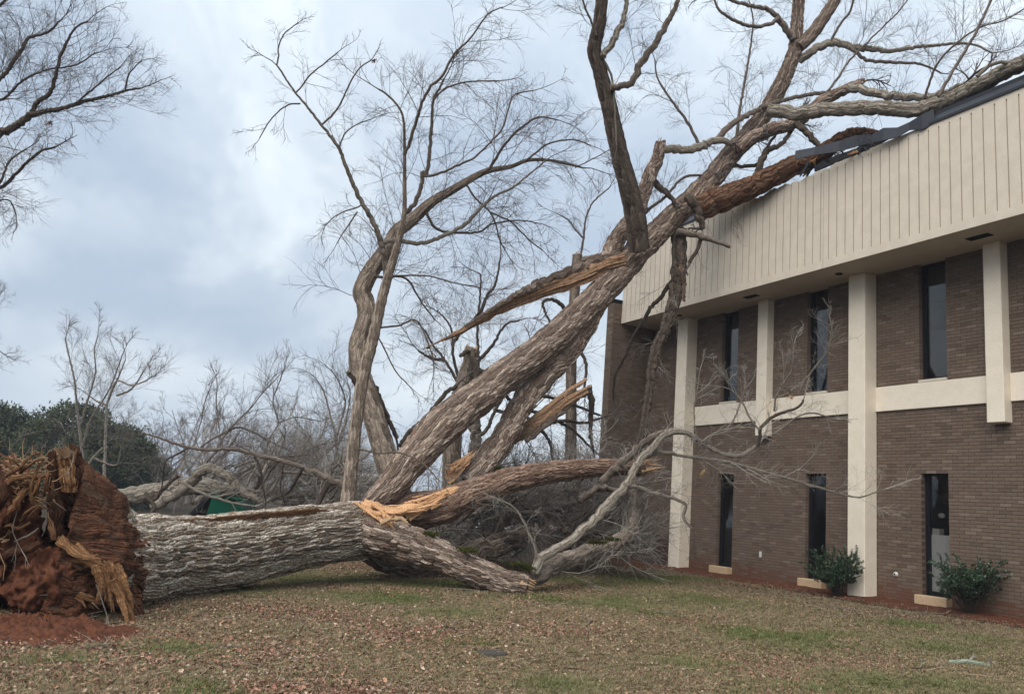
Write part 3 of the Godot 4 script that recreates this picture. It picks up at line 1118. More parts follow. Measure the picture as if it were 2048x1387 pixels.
# ---------------------------------------------------------------- the uprooted oak on the building
func great_tree() -> void:
	var t := thing("fallen_oak", on_ground(500, 1185), "huge uprooted oak leaning on the brick building, its torn red root plate on the lawn", "fallen tree")
	great_trunk(t)
	root_plate(t)
	# the stem that came down on the roof, and what it carries
	limb(t, "leaning_stem", [738, 1012, 790, 962, 883, 855, 1004, 758, 1125, 661, 1230, 556, 1274, 505, 1341, 439, 1415, 366, 1465, 306, 1515, 248, 1556, 182, 1589, 104, 1594, 50, 1602, -60], [16.5, 17.6, 19.0, 20.6, 22.2, 23.0, 23.4, 23.8], [36, 88, 68, 64, 58, 54, 46, 40, 34, 26, 20], "limb", [1.1, 0.5, 1.5, 2, 0.1, 0.5], {"furrow": 0.04, "tile": 1.0, "lump": 0.1, "wob": 0.12})
	limb(t, "stem", [1596, 95, 1620, 73, 1645, 40, 1682, -20, 1700, -60], [23.4, 23.7], [26, 24, 20], "limb", [1.5, 0.5, 1.4, 2, 0.1], {"wob": 0.1})
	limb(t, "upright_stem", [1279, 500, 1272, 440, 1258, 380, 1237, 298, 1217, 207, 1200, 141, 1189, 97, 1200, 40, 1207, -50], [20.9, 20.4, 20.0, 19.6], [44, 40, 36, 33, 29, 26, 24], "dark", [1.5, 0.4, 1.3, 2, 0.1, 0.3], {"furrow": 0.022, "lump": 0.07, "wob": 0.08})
	limb(t, "branch", [1222, 176, 1245, 170, 1264, 165, 1283, 124, 1308, 91, 1332, 50, 1357, 0, 1368, -50], [19.9, 19.4], [13, 14, 13, 11, 9], "grey", [3, 0.4, 1.1, 2, 0.1])
	limb(t, "branch", [1205, 112, 1221, 90, 1236, 62, 1250, 25, 1256, -40], [19.8, 20.1], [13, 13, 11, 9], "pale", [2.5, 0.4, 1.0, 2, 0.1])
	limb(t, "branch", [1193, 70, 1186, 50, 1172, 18, 1160, -20], [19.7, 19.3], [6, 4], "grey", [5, 0.4, 1.0, 2, -0.1])
	limb(t, "branch", [1207, 118, 1222, 150, 1229, 200, 1233, 290], [19.9, 20.1], [6, 5], "pale", [1.5, 0.3, 0.8, 2, 0.0])
	limb(t, "second_stem", [945, 955, 1004, 879, 1036, 823, 1076, 766, 1125, 716, 1165, 661, 1200, 590, 1225, 497, 1262, 440, 1284, 395, 1299, 352, 1316, 315, 1321, 286], [18.2, 19.0, 20.0, 21.0, 21.8, 22.4], [60, 50, 47, 46, 43, 42, 40, 36, 32, 28, 22], "limb", [0.8, 0.4, 1.2, 2, 0.0, 0.3], {"furrow": 0.035, "tile": 1.0, "lump": 0.1, "end": 8, "torn": 0.15})
	limb(t, "branch", [1320, 300, 1340, 298, 1386, 296, 1432, 282, 1465, 287], [22.3, 22.6], [16, 17, 15, 12], "pale", [2, 0.4, 1.2, 2, 0.1])
	limb(t, "branch", [1430, 282, 1465, 248, 1515, 219, 1556, 203, 1614, 190, 1676, 180, 1722, 166], [22.6, 23.4], [13, 10, 8], "grey", [2.5, 0.4, 1.2, 2, 0.2])
	limb(t, "branch", [1399, 290, 1378, 248, 1345, 203, 1316, 157, 1310, 120], [22.5, 22.1], [8, 6, 3], "grey", [5, 0.4, 1.0, 2, 0.1])
	limb(t, "branch", [1296, 358, 1312, 368, 1328, 381, 1342, 395, 1353, 412], [22.3, 22.1], [15, 13, 10], "dark", [2, 0.3, 0.9, 2, 0])
	limb(t, "branch", [1275, 440, 1308, 410, 1328, 396, 1366, 356, 1400, 350], [22.1, 22.6], [8, 6], "grey", [4, 0.3, 1.0, 2, 0.1])
	limb(t, "branch", [1478, 300, 1505, 277, 1545, 259, 1593, 243, 1640, 205, 1697, 176, 1727, 165], [22.6, 21.9], [28, 26, 24, 22, 18], "limb", [1.2, 0.4, 1.2, 2, 0.2], {"end": 7, "torn": 0.12})
	limb(t, "branch", [1700, 176, 1722, 178, 1751, 186, 1800, 194, 1850, 196, 1885, 188, 1930, 168], [21.6, 20.4, 19.2], [17, 17, 15, 12], "pale", [2, 0.4, 1.2, 2, 0.2])
	limb(t, "roof_limb", [1538, 219, 1575, 224, 1598, 227, 1655, 219, 1738, 215, 1821, 219, 1871, 210, 1925, 186, 1966, 166, 2007, 145, 2062, 118, 2130, 90], [20.6, 19.9, 19.0, 18.1, 17.4, 16.5, 15.7], [26, 27, 28, 30, 31, 32, 32], "pale", [1.2, 0.4, 1.3, 2, 0.3, 0.3], {"furrow": 0.022, "tile": 0.5})
	limb(t, "branch", [1956, 152, 1970, 138, 1987, 128, 2010, 124, 2030, 128], [16.7, 16.5], [10, 8], "pale", [2, 0.3, 0.9, 2, 0.3])
	limb(t, "branch", [1586, 78, 1575, 58, 1564, 46, 1540, 21, 1515, 14, 1490, 9, 1440, -8], [23.4, 23.0], [14, 12, 9, 6], "grey", [2.5, 0.4, 1.2, 2, 0])
	limb(t, "branch", [1554, 36, 1545, 46, 1523, 52, 1500, 51, 1481, 46, 1444, 25, 1430, 2, 1426, -20], [23.1, 22.6], [10, 9, 7, 4], "grey", [3, 0.4, 1.0, 2, -0.1])
	limb(t, "branch", [1598, 122, 1620, 106, 1640, 94, 1668, 84, 1709, 95, 1745, 97, 1780, 101, 1825, 95, 1863, 91, 1937, 87, 1987, 106], [23.5, 22.5, 21.4], [17, 15, 12, 9, 7, 4], "pale", [2.5, 0.4, 1.3, 2, 0.15])
	limb(t, "branch", [1699, 94, 1715, 106, 1734, 120, 1780, 124, 1842, 128, 1883, 146], [22.9, 22.0], [9, 8, 4], "grey", [3, 0.4, 1.1, 2, 0.1])
	limb(t, "branch", [1662, 86, 1668, 70, 1680, 50, 1701, 21, 1712, -20], [23.1, 22.8], [7, 5], "grey", [3, 0.4, 1.1, 2, 0.1])
	limb(t, "branch", [1878, 192, 1900, 152, 1920, 120, 1940, 86, 1958, 54, 1985, -5], [17.6, 17.9], [8, 7, 6], "grey", [3, 0.4, 1.1, 2, 0.1])
	limb(t, "branch", [1470, 305, 1480, 220, 1492, 150, 1502, 90, 1506, 40, 1500, 5], [23.0, 23.3], [8, 6, 3], "grey", [4, 0.4, 1.0, 2, 0.1])
	limb(t, "branch", [1640, 205, 1680, 150, 1700, 120, 1760, 60, 1800, 20, 1830, -20], [22.4, 22.9], [6, 3], "grey", [4, 0.5, 1.1, 2, 0.1])
	limb(t, "branch", [1850, 195, 1880, 120, 1950, 60, 2010, 40, 2060, 10], [19.4, 18.6], [6, 3], "grey", [5, 0.5, 1.1, 2, 0.1])
	limb(t, "branch", [1450, 330, 1510, 330, 1530, 300, 1560, 260, 1590, 250], [22.9, 22.6], [10, 8, 5], "dark", [3, 0.4, 1.0, 2, 0.1])
	limb(t, "branch", [1500, 380, 1520, 330, 1535, 300, 1560, 290, 1600, 240], [22.3, 22.4], [14, 12, 8], "dark", [3, 0.3, 0.9, 2, 0.1])
	limb(t, "branch", [1590, 245, 1610, 262, 1628, 280, 1640, 292], [22.2, 21.9], [14, 12], "dark", [3, 0.3, 0.8, 2, 0.1])
	# the rotten limb crushed along the top of the fascia
	limb(t, "rotten_limb", [1392, 420, 1420, 405, 1448, 396, 1506, 374, 1552, 350, 1593, 330, 1627, 316, 1676, 284, 1700, 270, 1718, 265, 1757, 268], [22.6, 22.2, 21.5, 20.9, 20.5, 19.9, 19.6], [52, 50, 46, 43, 42, 38, 34, 30, 24, 14], "rotten", [0.8, 0.3, 0.9, 2, 0.0], {"furrow": 0.03, "lump": 0.22, "end": 10, "torn": 0.3})
	limb(t, "branch", [1376, 396, 1390, 410, 1397, 425, 1404, 458], [21.9, 21.8], [20, 17, 12], "dark", [6, 0.2, 0.6, 2, -0.2])
	limb(t, "branch", [1355, 462, 1380, 467, 1399, 471, 1430, 482, 1460, 493], [22.0, 21.6], [14, 13, 11, 8], "grey", [1.5, 0.2, 0.6, 1, 0], {"end": 6, "torn": 0.15})
	limb(t, "branch", [1402, 478, 1394, 500, 1378, 524], [21.9, 21.8], [10, 9], "dark", [3, 0.3, 0.7, 2, -0.3])
	limb(t, "hanging_limb", [1362, 455, 1357, 480, 1359, 518, 1356, 560, 1346, 610, 1330, 660, 1312, 700, 1304, 745, 1296, 800, 1288, 850, 1274, 905, 1262, 958, 1268, 1010], [22.3, 21.8, 21.2, 20.6, 20.0], [32, 27, 25, 21, 18, 15, 13, 12], "dark", [1.8, 0.3, 1.1, 2, -0.1, 0.1], {"furrow": 0.02, "lump": 0.3, "twig": "twig_pale"})
	limb(t, "branch", [1364, 530, 1368, 560, 1368, 603], [21.6, 21.5], [13, 10, 7], "red", [], {"end": 4, "torn": 0.12})
	limb(t, "branch", [1350, 552, 1325, 590, 1301, 616, 1285, 645, 1271, 666, 1250, 712, 1230, 752, 1227, 800], [21.9, 22.6], [10, 10, 8, 7, 4], "dark", [2, 0.3, 0.9, 2, -0.1])
	# torn halves of stems
	var half := Geo.new()
	var way := [1250, 522, 1206, 534, 1165, 550, 1125, 566, 1085, 579, 1044, 596, 1004, 615, 963, 637, 923, 661, 885, 680, 846, 698]
	for k in 15:
		var last := rng.randi_range(6, 11) if k > 2 else 11
		var off := rng.randf_range(-12, 15)
		var q := PackedVector3Array()
		for j in last:
			var narrow := 1.0 - pow(j / 10.0, 1.6)
			q.append(P(way[j * 2], way[j * 2 + 1] + off * narrow, lerpf(21.0, 19.4, j / 10.0) + off * 0.004 + rng.randfn() * 0.02))
		shard(half, q, rng.randf_range(0.10, 0.26), rng.randf_range(0.02, 0.05))
	part("split_half", half.mesh(M.split.m), t)
	limb(t, "bark_strip", [1245, 512, 1206, 518, 1165, 533, 1125, 549, 1085, 564, 1044, 583, 1004, 606, 963, 630, 930, 652], [21.12, 20.5, 20.0, 19.6], [26, 22, 18, 14, 8], "limb", [], {"squash": 0.5, "flat": fwd})
	var plank := Geo.new()
	for k in 12:
		var off := rng.randf_range(-13, 13)
		var x1 := rng.randf_range(1150, 1186)
		var f := (x1 - 1040.0) / 140.0
		shard(plank, PackedVector3Array([P(1012, 884 + off * 0.5, 19.35), P(1080, 838 + off, 19.3), P(1130, 797 + off, 19.45), P(x1, 872 - 106 * f + off * 1.1, 19.6)]), rng.randf_range(0.08, 0.2), rng.randf_range(0.02, 0.05), 0.55)
	part("split_plank", plank.mesh(M.split.m), t)
	limb(t, "bark_strip", [1050, 880, 1075, 862, 1115, 828, 1150, 800, 1182, 782], [19.1, 19.7], [14, 16, 14, 8], "limb", [], {"squash": 0.5, "flat": fwd})
	limb(t, "branch", [1177, 770, 1183, 800, 1181, 863, 1189, 910], [20.2, 20.6], [11, 15, 9, 5], "dark", [2, 0.3, 0.9, 2, -0.2])
	# snapped limbs low down
	limb(t, "low_limb", [690, 1060, 718, 1062, 748, 1066, 781, 1074, 820, 1087, 853, 1100, 925, 1132, 997, 1160, 1052, 1174], [16.5, 16.15, 16.0, 15.8, 15.7], [60, 96, 74, 60, 55, 52, 50], "limb", [], {"furrow": 0.04, "tile": 0.9, "lump": 0.2, "wob": 0.1, "end": 16, "torn": 0.18})
	limb(t, "shaded_limb", [735, 1085, 780, 1108, 830, 1122, 880, 1126, 940, 1112, 1010, 1084, 1090, 1050], [17.6, 18.2, 19.2], [70, 66, 56, 44, 30], "limb", [1.5, 0.4, 1.2, 2, 0.1, 0.4], {"furrow": 0.03, "lump": 0.12})
	limb(t, "mossy_limb", [1064, 1156, 1090, 1140, 1124, 1125, 1196, 1102, 1243, 1081, 1264, 1052, 1268, 1012, 1266, 960], [15.9, 16.8, 17.8, 18.6, 19.2], [36, 38, 38, 34, 28, 20, 15], "grey", [2, 0.3, 1.1, 2, 0.1], {"furrow": 0.02, "lump": 0.25, "twig": "twig_pale"})
	limb(t, "long_limb", [770, 1058, 802, 1030, 840, 1022, 889, 1008, 961, 982, 1033, 957, 1106, 943, 1178, 936, 1235, 934, 1282, 936], [16.9, 17.2, 17.6, 18.0, 18.4], [80, 78, 70, 58, 50, 44, 38, 34, 30], "red", [0.6, 0.3, 0.9, 2, -0.2], {"furrow": 0.035, "tile": 0.9, "lump": 0.1, "wob": 0.1, "end": 14, "torn": 0.55})
	limb(t, "pale_branch", [1066, 1146, 1080, 1118, 1110, 1098, 1142, 1080, 1172, 1055, 1196, 1031, 1215, 1010, 1229, 994, 1250, 973, 1262, 951, 1279, 922, 1304, 897, 1326, 872, 1356, 862, 1380, 868, 1402, 883, 1437, 903, 1478, 911, 1518, 888], [15.8, 16.3, 16.8, 17.2, 17.5, 17.6, 17.7], [22, 19, 18, 19, 17, 16, 13, 11, 9, 8], "pale", [2.5, 0.25, 0.9, 2, 0.1, 0.25], {"twig": "twig_pale", "furrow": 0.005, "lump": 0.1, "wob": 0.4})
	limb(t, "branch", [1246, 976, 1260, 974, 1286, 976, 1301, 984, 1340, 994, 1372, 1009, 1366, 1030, 1372, 1042, 1383, 1056], [17.4, 17.3], [10, 9, 8, 6], "pale", [3, 0.25, 0.8, 2, 0], {"twig": "twig"})
	limb(t, "branch", [1279, 924, 1296, 912, 1316, 904, 1345, 907, 1377, 913, 1452, 923, 1513, 939, 1584, 959, 1654, 979, 1690, 990, 1720, 994, 1745, 986, 1772, 978], [17.4, 17.6, 17.6, 17.4], [9, 8, 7, 6, 5, 3], "pale", [4, 0.25, 0.9, 2, 0.1], {"twig": "twig_pale"})
	limb(t, "branch", [1207, 962, 1230, 938, 1258, 912, 1286, 888, 1310, 872, 1337, 863, 1365, 864], [18.0, 17.6], [16, 15, 13, 12], "grey", [3, 0.3, 0.8, 2, 0])
	limb(t, "branch", [1515, 890, 1521, 872, 1522, 855, 1546, 833, 1570, 824, 1598, 813, 1608, 799], [17.6, 17.4], [9, 8, 7, 5], "dark", [4, 0.25, 0.7, 2, 0], {"twig": "twig_pale"})
	limb(t, "branch", [1549, 822, 1552, 795, 1567, 766, 1580, 748, 1585, 735, 1590, 686], [17.5, 17.3], [5, 4, 3], "pale", [5, 0.2, 0.6, 2, 0.1], {"twig": "twig_pale"})
	limb(t, "branch", [1598, 785, 1615, 755, 1640, 722, 1653, 705, 1665, 670, 1662, 645], [17.4, 17.1], [5, 4, 3], "pale", [5, 0.2, 0.6, 2, 0.1], {"twig": "twig_pale"})
	limb(t, "branch", [1402, 884, 1425, 868, 1453, 857, 1470, 835, 1483, 801, 1490, 775], [17.6, 17.8], [5, 4, 3], "pale", [5, 0.2, 0.7, 2, 0.1], {"twig": "twig_pale"})
	limb(t, "branch", [1519, 860, 1500, 835, 1486, 806, 1470, 785, 1452, 775, 1420, 770], [17.6, 17.9], [5, 4, 3], "pale", [5, 0.2, 0.7, 2, 0.1], {"twig": "twig_pale"})
	limb(t, "branch", [1546, 868, 1570, 852, 1595, 833, 1627, 826, 1673, 838], [17.5, 17.3], [4, 4, 3], "pale", [5, 0.2, 0.6, 2, 0.1], {"twig": "twig_pale"})
	limb(t, "branch", [1395, 878, 1390, 850, 1389, 810, 1396, 775, 1400, 740], [17.7, 17.9], [4, 3], "pale", [5, 0.2, 0.7, 2, 0.1], {"twig": "twig_pale"})
	limb(t, "branch", [1073, 1115, 1069, 1092, 1055, 1060, 1040, 1030, 1022, 1010, 990, 995], [15.8, 15.9], [9, 7, 5, 3], "pale", [5, 0.25, 0.8, 2, 0], {"twig": "twig_pale"})
	# the pair of upright limbs on the far side
	limb(t, "crooked_limb", [800, 1000, 783, 950, 762, 880, 737, 795, 719, 735, 716, 690, 733, 633, 730, 605, 724, 580, 740, 545, 774, 497, 795, 462, 823, 440, 863, 404, 904, 380, 968, 344, 1021, 333, 1057, 320, 1105, 321, 1165, 335], [18.4, 18.6, 18.8, 19.0, 19.0, 18.8], [54, 47, 41, 38, 38, 34, 27, 18, 12, 8, 4], "ash", [3.2, 0.4, 1.4, 2, 0.1, 0.42], {"furrow": 0.018, "tile": 0.8, "lump": 0.07, "wob": 0.06})
	limb(t, "thin_upright_limb", [693, 1020, 697, 990, 703, 930, 712, 850, 725, 760, 745, 680, 763, 600, 780, 540, 795, 490, 808, 430, 809, 363, 809, 307, 807, 242, 797, 214, 775, 190, 757, 178], [16.6, 17.0, 17.6, 18.0, 18.0], [32, 26, 25, 24, 22, 18, 12, 9, 6, 4], "ash", [3.0, 0.35, 1.2, 2, 0.1, 0.5], {"furrow": 0.010, "tile": 0.6, "lump": 0.07, "wob": 0.12})
	limb(t, "branch", [718, 780, 708, 762, 695, 744], [17.4, 17.3], [12, 10], "dark", [], {"end": 4, "torn": 0.12})
	limb(t, "branch", [740, 765, 753, 783, 769, 823, 782, 850, 794, 875], [18.9, 18.8], [13, 12, 10], "dark", [2, 0.3, 0.8, 2, 0])
	limb(t, "branch", [760, 655, 800, 650, 834, 641, 862, 702, 868, 740], [18.0, 17.6], [5, 4, 3], "grey", [4, 0.3, 1.0, 2, 0])
	limb(t, "branch", [748, 553, 775, 555, 794, 552, 818, 562, 840, 600, 870, 640], [18.6, 18.2], [7, 5, 3], "dark", [4, 0.3, 1.0, 2, 0])
	limb(t, "branch", [790, 551, 858, 552, 907, 565, 960, 575], [18.2, 17.9], [4, 3], "grey", [5, 0.3, 1.1, 2, 0])
	limb(t, "branch", [749, 660, 770, 700, 790, 740, 815, 768], [17.8, 17.4], [4, 3], "grey", [4, 0.3, 0.8, 2, -0.1])
	limb(t, "branch", [775, 548, 766, 500, 746, 444, 720, 398, 694, 339, 678, 297, 662, 274, 643, 250, 616, 215, 591, 186, 570, 155, 554, 131], [18.2, 17.8, 17.6], [13, 12, 11, 9, 7, 5, 4], "grey", [1.0, 0.4, 1.0, 2, 0.05, 0.2])
	limb(t, "branch", [553, 130, 557, 110, 556, 97, 567, 69, 583, 55, 597, 44], [17.6, 17.6], [4, 2.5], "grey", [6, 0.2, 0.5, 2, 0.1])
	limb(t, "branch", [591, 186, 605, 170, 621, 149, 650, 125, 676, 104], [17.7, 17.5], [4, 3], "grey", [4, 0.25, 0.7, 2, 0.1])
	limb(t, "branch", [601, 207, 582, 208, 565, 216, 540, 240, 519, 276], [17.7, 17.5], [4, 2.5], "grey", [4, 0.25, 0.7, 2, -0.2])
	limb(t, "branch", [643, 250, 662, 232, 680, 208, 702, 161, 720, 135, 744, 118], [17.8, 17.6], [5, 3], "grey", [2, 0.2, 0.6, 1, 0.1])
	limb(t, "branch", [678, 297, 683, 280, 692, 264, 715, 248, 742, 238], [17.8, 17.6], [4, 2.5], "grey", [4, 0.25, 0.7, 2, 0.1])
	limb(t, "branch", [726, 408, 710, 416, 690, 422, 670, 432, 650, 450], [18.0, 17.7], [4, 2.5], "grey", [4, 0.25, 0.8, 2, -0.2])
	limb(t, "branch", [714, 424, 700, 445, 684, 468, 674, 486], [18.0, 17.8], [4, 2.5], "grey", [4, 0.25, 0.7, 2, -0.2])
	limb(t, "branch", [808, 310, 817, 291, 830, 250, 836, 228, 847, 198, 862, 172, 883, 153, 908, 109, 940, 77, 972, 32, 990, 20, 1006, 14], [18.0, 17.6, 17.5], [9, 8, 7, 6, 4, 3], "grey", [4.5, 0.35, 1.2, 2, 0.0, 0.1])
	limb(t, "branch", [813, 425, 830, 405, 843, 366, 846, 343, 852, 350, 857, 323, 862, 270, 864, 242, 867, 198, 878, 178, 888, 157], [18.1, 17.8], [11, 10, 9, 7, 5], "grey", [4, 0.35, 1.1, 2, 0.0])
	limb(t, "branch", [867, 199, 889, 178, 915, 168, 944, 163, 1000, 161], [17.8, 17.5], [5, 3], "grey", [5, 0.3, 1.0, 2, 0.0])
	limb(t, "branch", [847, 352, 875, 348, 904, 335, 948, 315, 980, 285, 1005, 256, 1016, 220, 1026, 192, 1045, 184, 1066, 181], [18.0, 17.5], [7, 5, 4, 3], "grey", [4, 0.35, 1.1, 2, 0.0])
	limb(t, "branch", [964, 346, 980, 335, 992, 315, 1021, 275, 1050, 250, 1077, 234, 1118, 240], [18.8, 18.4], [8, 6, 3], "grey", [4.5, 0.35, 1.2, 2, 0.0])
	limb(t, "branch", [1050, 322, 1075, 303, 1097, 287, 1146, 279, 1180, 290], [18.8, 18.5], [5, 3], "grey", [5, 0.3, 1.0, 2, 0.0])
	limb(t, "branch", [1150, 335, 1185, 318, 1219, 299], [18.8, 18.6], [3, 2], "grey", [5, 0.2, 0.7, 1, 0.1])
	limb(t, "branch", [762, 482, 799, 482, 843, 486, 875, 476, 924, 452, 960, 418, 988, 392, 1025, 375, 1065, 343, 1095, 318], [18.6, 18.2, 18.0], [11, 10, 9, 7, 5, 3], "pale", [4, 0.35, 1.2, 2, 0.0])
	limb(t, "branch", [852, 425, 862, 445, 875, 458, 896, 464, 956, 464, 984, 448, 1037, 440, 1075, 446], [18.6, 18.2], [7, 6, 4, 3], "dark", [4, 0.35, 1.1, 2, -0.1])
	limb(t, "branch", [934, 370, 950, 395, 980, 424, 992, 450, 998, 476, 1010, 500], [18.7, 18.4], [5, 4, 3], "dark", [4, 0.3, 1.0, 2, -0.2])
	limb(t, "branch", [980, 424, 1005, 435, 1025, 446, 1061, 482, 1085, 500], [18.6, 18.3], [4, 3], "dark", [5, 0.3, 1.0, 2, -0.2])
	limb(t, "branch", [800, 890, 820, 862, 843, 843, 874, 807, 892, 785, 912, 772], [18.8, 19.4], [11, 11, 10], "dark", [1.5, 0.3, 0.8, 2, 0])
	limb(t, "branch", [704, 893, 717, 897, 757, 906, 794, 904, 830, 916, 855, 935, 876, 958], [16.8, 16.4], [5, 4, 3], "grey", [2, 0.2, 0.6, 1, 0])
	# the long low branch over the lawn, with twigs that hang from it
	limb(t, "branch", [697, 975, 660, 958, 598, 932, 560, 920, 520, 911, 464, 898, 404, 899, 352, 887, 320, 876, 292, 868], [16.8, 16.3, 15.8], [14, 12, 11, 9, 7, 4], "grey", [1.5, 0.25, 0.9, 2, -0.1], {"furrow": 0.006})
	limb(t, "branch", [508, 912, 518, 930, 524, 957, 528, 985, 532, 1010], [16.1, 16.2], [6, 5, 3], "dark", [4, 0.2, 0.6, 2, -0.3])
	limb(t, "branch", [566, 924, 564, 950, 560, 975, 570, 1008], [16.3, 16.4], [4, 3], "dark", [4, 0.2, 0.6, 2, -0.3])
	limb(t, "branch", [375, 896, 350, 910, 331, 922, 326, 950, 322, 985], [15.9, 16.0], [5, 4, 2.5], "dark", [4, 0.2, 0.7, 2, -0.2])
	limb(t, "branch", [605, 935, 592, 960, 575, 985, 540, 1000], [16.5, 16.8], [8, 7, 5], "dark", [4, 0.2, 0.7, 2, -0.2])
	# moss cushions on the bark
	for q in [[858, 1068, 16.0, 0.16], [935, 1100, 15.75, 0.2], [1040, 1128, 15.8, 0.16], [1060, 1136, 15.8, 0.14], [1195, 1084, 17.0, 0.22], [1225, 1078, 17.3, 0.15], [990, 935, 18.3, 0.16], [803, 930, 18.35, 0.1], [820, 1032, 16.6, 0.12]]:
		moss(t, P(q[0], q[1], q[2]), q[3])


func moss(t: Node3D, at: Vector3, r: float) -> void:
	var g := Geo.new()
	for k in 520:
		var d := Vector3(rng.randfn(), rng.randfn() * 0.25, rng.randfn()) * r * 0.45
		var q := at + d
		g.stick(PackedVector3Array([q, q + Vector3(rng.randfn() * 0.012, rng.randf_range(0.006, 0.018), rng.randfn() * 0.012)]), 0.010, 0.005, 3)
	kind(part("moss", g.mesh(M.moss), t), "stuff")


func great_trunk(t: Node3D) -> void:
	var pts := [198, 1124, 222, 1128, 242, 1128, 262, 1125, 300, 1118, 348, 1113, 405, 1107, 465, 1100, 525, 1088, 581, 1078, 640, 1069, 690, 1062, 735, 1058, 772, 1056]
	var ds := [10.7, 10.95, 11.15, 11.4, 11.9, 12.4, 13.0, 13.7, 14.4, 15.0, 15.7, 16.3, 16.8, 17.2]
	var ws := [172, 176, 180, 178, 172, 162, 156, 150, 139, 128, 121, 118, 106, 62]
	var p := PackedVector3Array()
	var r := PackedFloat32Array()
	for k in ds.size():
		p.append(P(pts[k * 2], pts[k * 2 + 1], ds[k]))
		r.append(ws[k] * 0.5 * ds[k] / FOCAL)
	var line := smooth_line(p, r, 0.014, 0.04, 3)
	var g := Geo.new()
	stem(g, line, 300, 1.3, 0.055, 0.07, M.trunk.h, 2)
	var o := part("trunk", g.mesh(M.trunk.m), t)
	# the long scar where bark was stripped, a raised shallow strip of bare wood with frayed edges
	var sc := Geo.new()
	for k in 60:
		var f := rng.randf()
		var a := P(lerpf(330, 600, f), lerpf(1046, 1022, f) + rng.randf_range(-2, 9), lerpf(11.78, 14.72, f))
		var b := P(lerpf(330, 600, f) + 60, lerpf(1046, 1022, f) - 5 + rng.randf_range(-3, 7), lerpf(11.78, 14.72, f) + 0.66)
		var bow := (a + b) / 2 + Vector3(0, 0.012, 0.01)
		sc.stick(PackedVector3Array([a, bow, b]), 0.02, 0.012, 5)
	part("stripped_wood", sc.mesh(M.old_wood), o)
	# torn fibres at the fork, between the trunk and the stems
	var e := Geo.new()
	for q in [[722, 1008, 16.15, 800, 1030, 16.1], [735, 1018, 16.05, 815, 1036, 16.2], [750, 1026, 16.0, 860, 1016, 16.3], [770, 1032, 16.1, 880, 1004, 16.5], [760, 1030, 15.95, 790, 1062, 15.85], [715, 1004, 16.15, 775, 1048, 15.95], [800, 1034, 16.25, 900, 985, 16.9], [840, 1018, 16.6, 930, 970, 17.2], [860, 1000, 16.8, 960, 960, 17.6], [780, 1040, 16.0, 812, 1042, 16.2], [815, 1010, 16.5, 880, 985, 16.9], [880, 985, 17.0, 1010, 965, 17.7], [905, 945, 17.8, 950, 903, 18.0], [890, 960, 17.7, 945, 905, 18.0], [900, 940, 17.6, 930, 918, 17.9]]:
		var a := P(q[0], q[1], q[2])
		var b := P(q[3], q[4], q[5])
		for k in 11:
			var s := Vector3(rng.randfn(), rng.randfn(), rng.randfn()) * 0.05
			var far := lerpf(0.45, 1.05, rng.randf())
			var from := rng.randf_range(0.0, 0.3)
			var p0 := a.lerp(b, from) + s
			var p1 := a.lerp(b, far) + s * 0.7
			shard(e, PackedVector3Array([p0, (p0 + p1) / 2 + Vector3(rng.randfn(), rng.randfn(), rng.randfn()) * 0.025, p1]), rng.randf_range(0.02, 0.075), rng.randf_range(0.006, 0.02))
	part("torn_wood", e.mesh(M.wood), o)
	var lo := Geo.new()
	for q in [[760, 1046, 15.7, 800, 1040, 15.8], [790, 1038, 15.75, 815, 1046, 15.7]]:
		var a := P(q[0], q[1], q[2])
		var b := P(q[3], q[4], q[5])
		lo.stick(PackedVector3Array([a, (a + b) / 2 + Vector3(0, 0.05, 0), b]), 0.06, 0.025, 5)
	part("splinter", lo.mesh(M.wood), o)


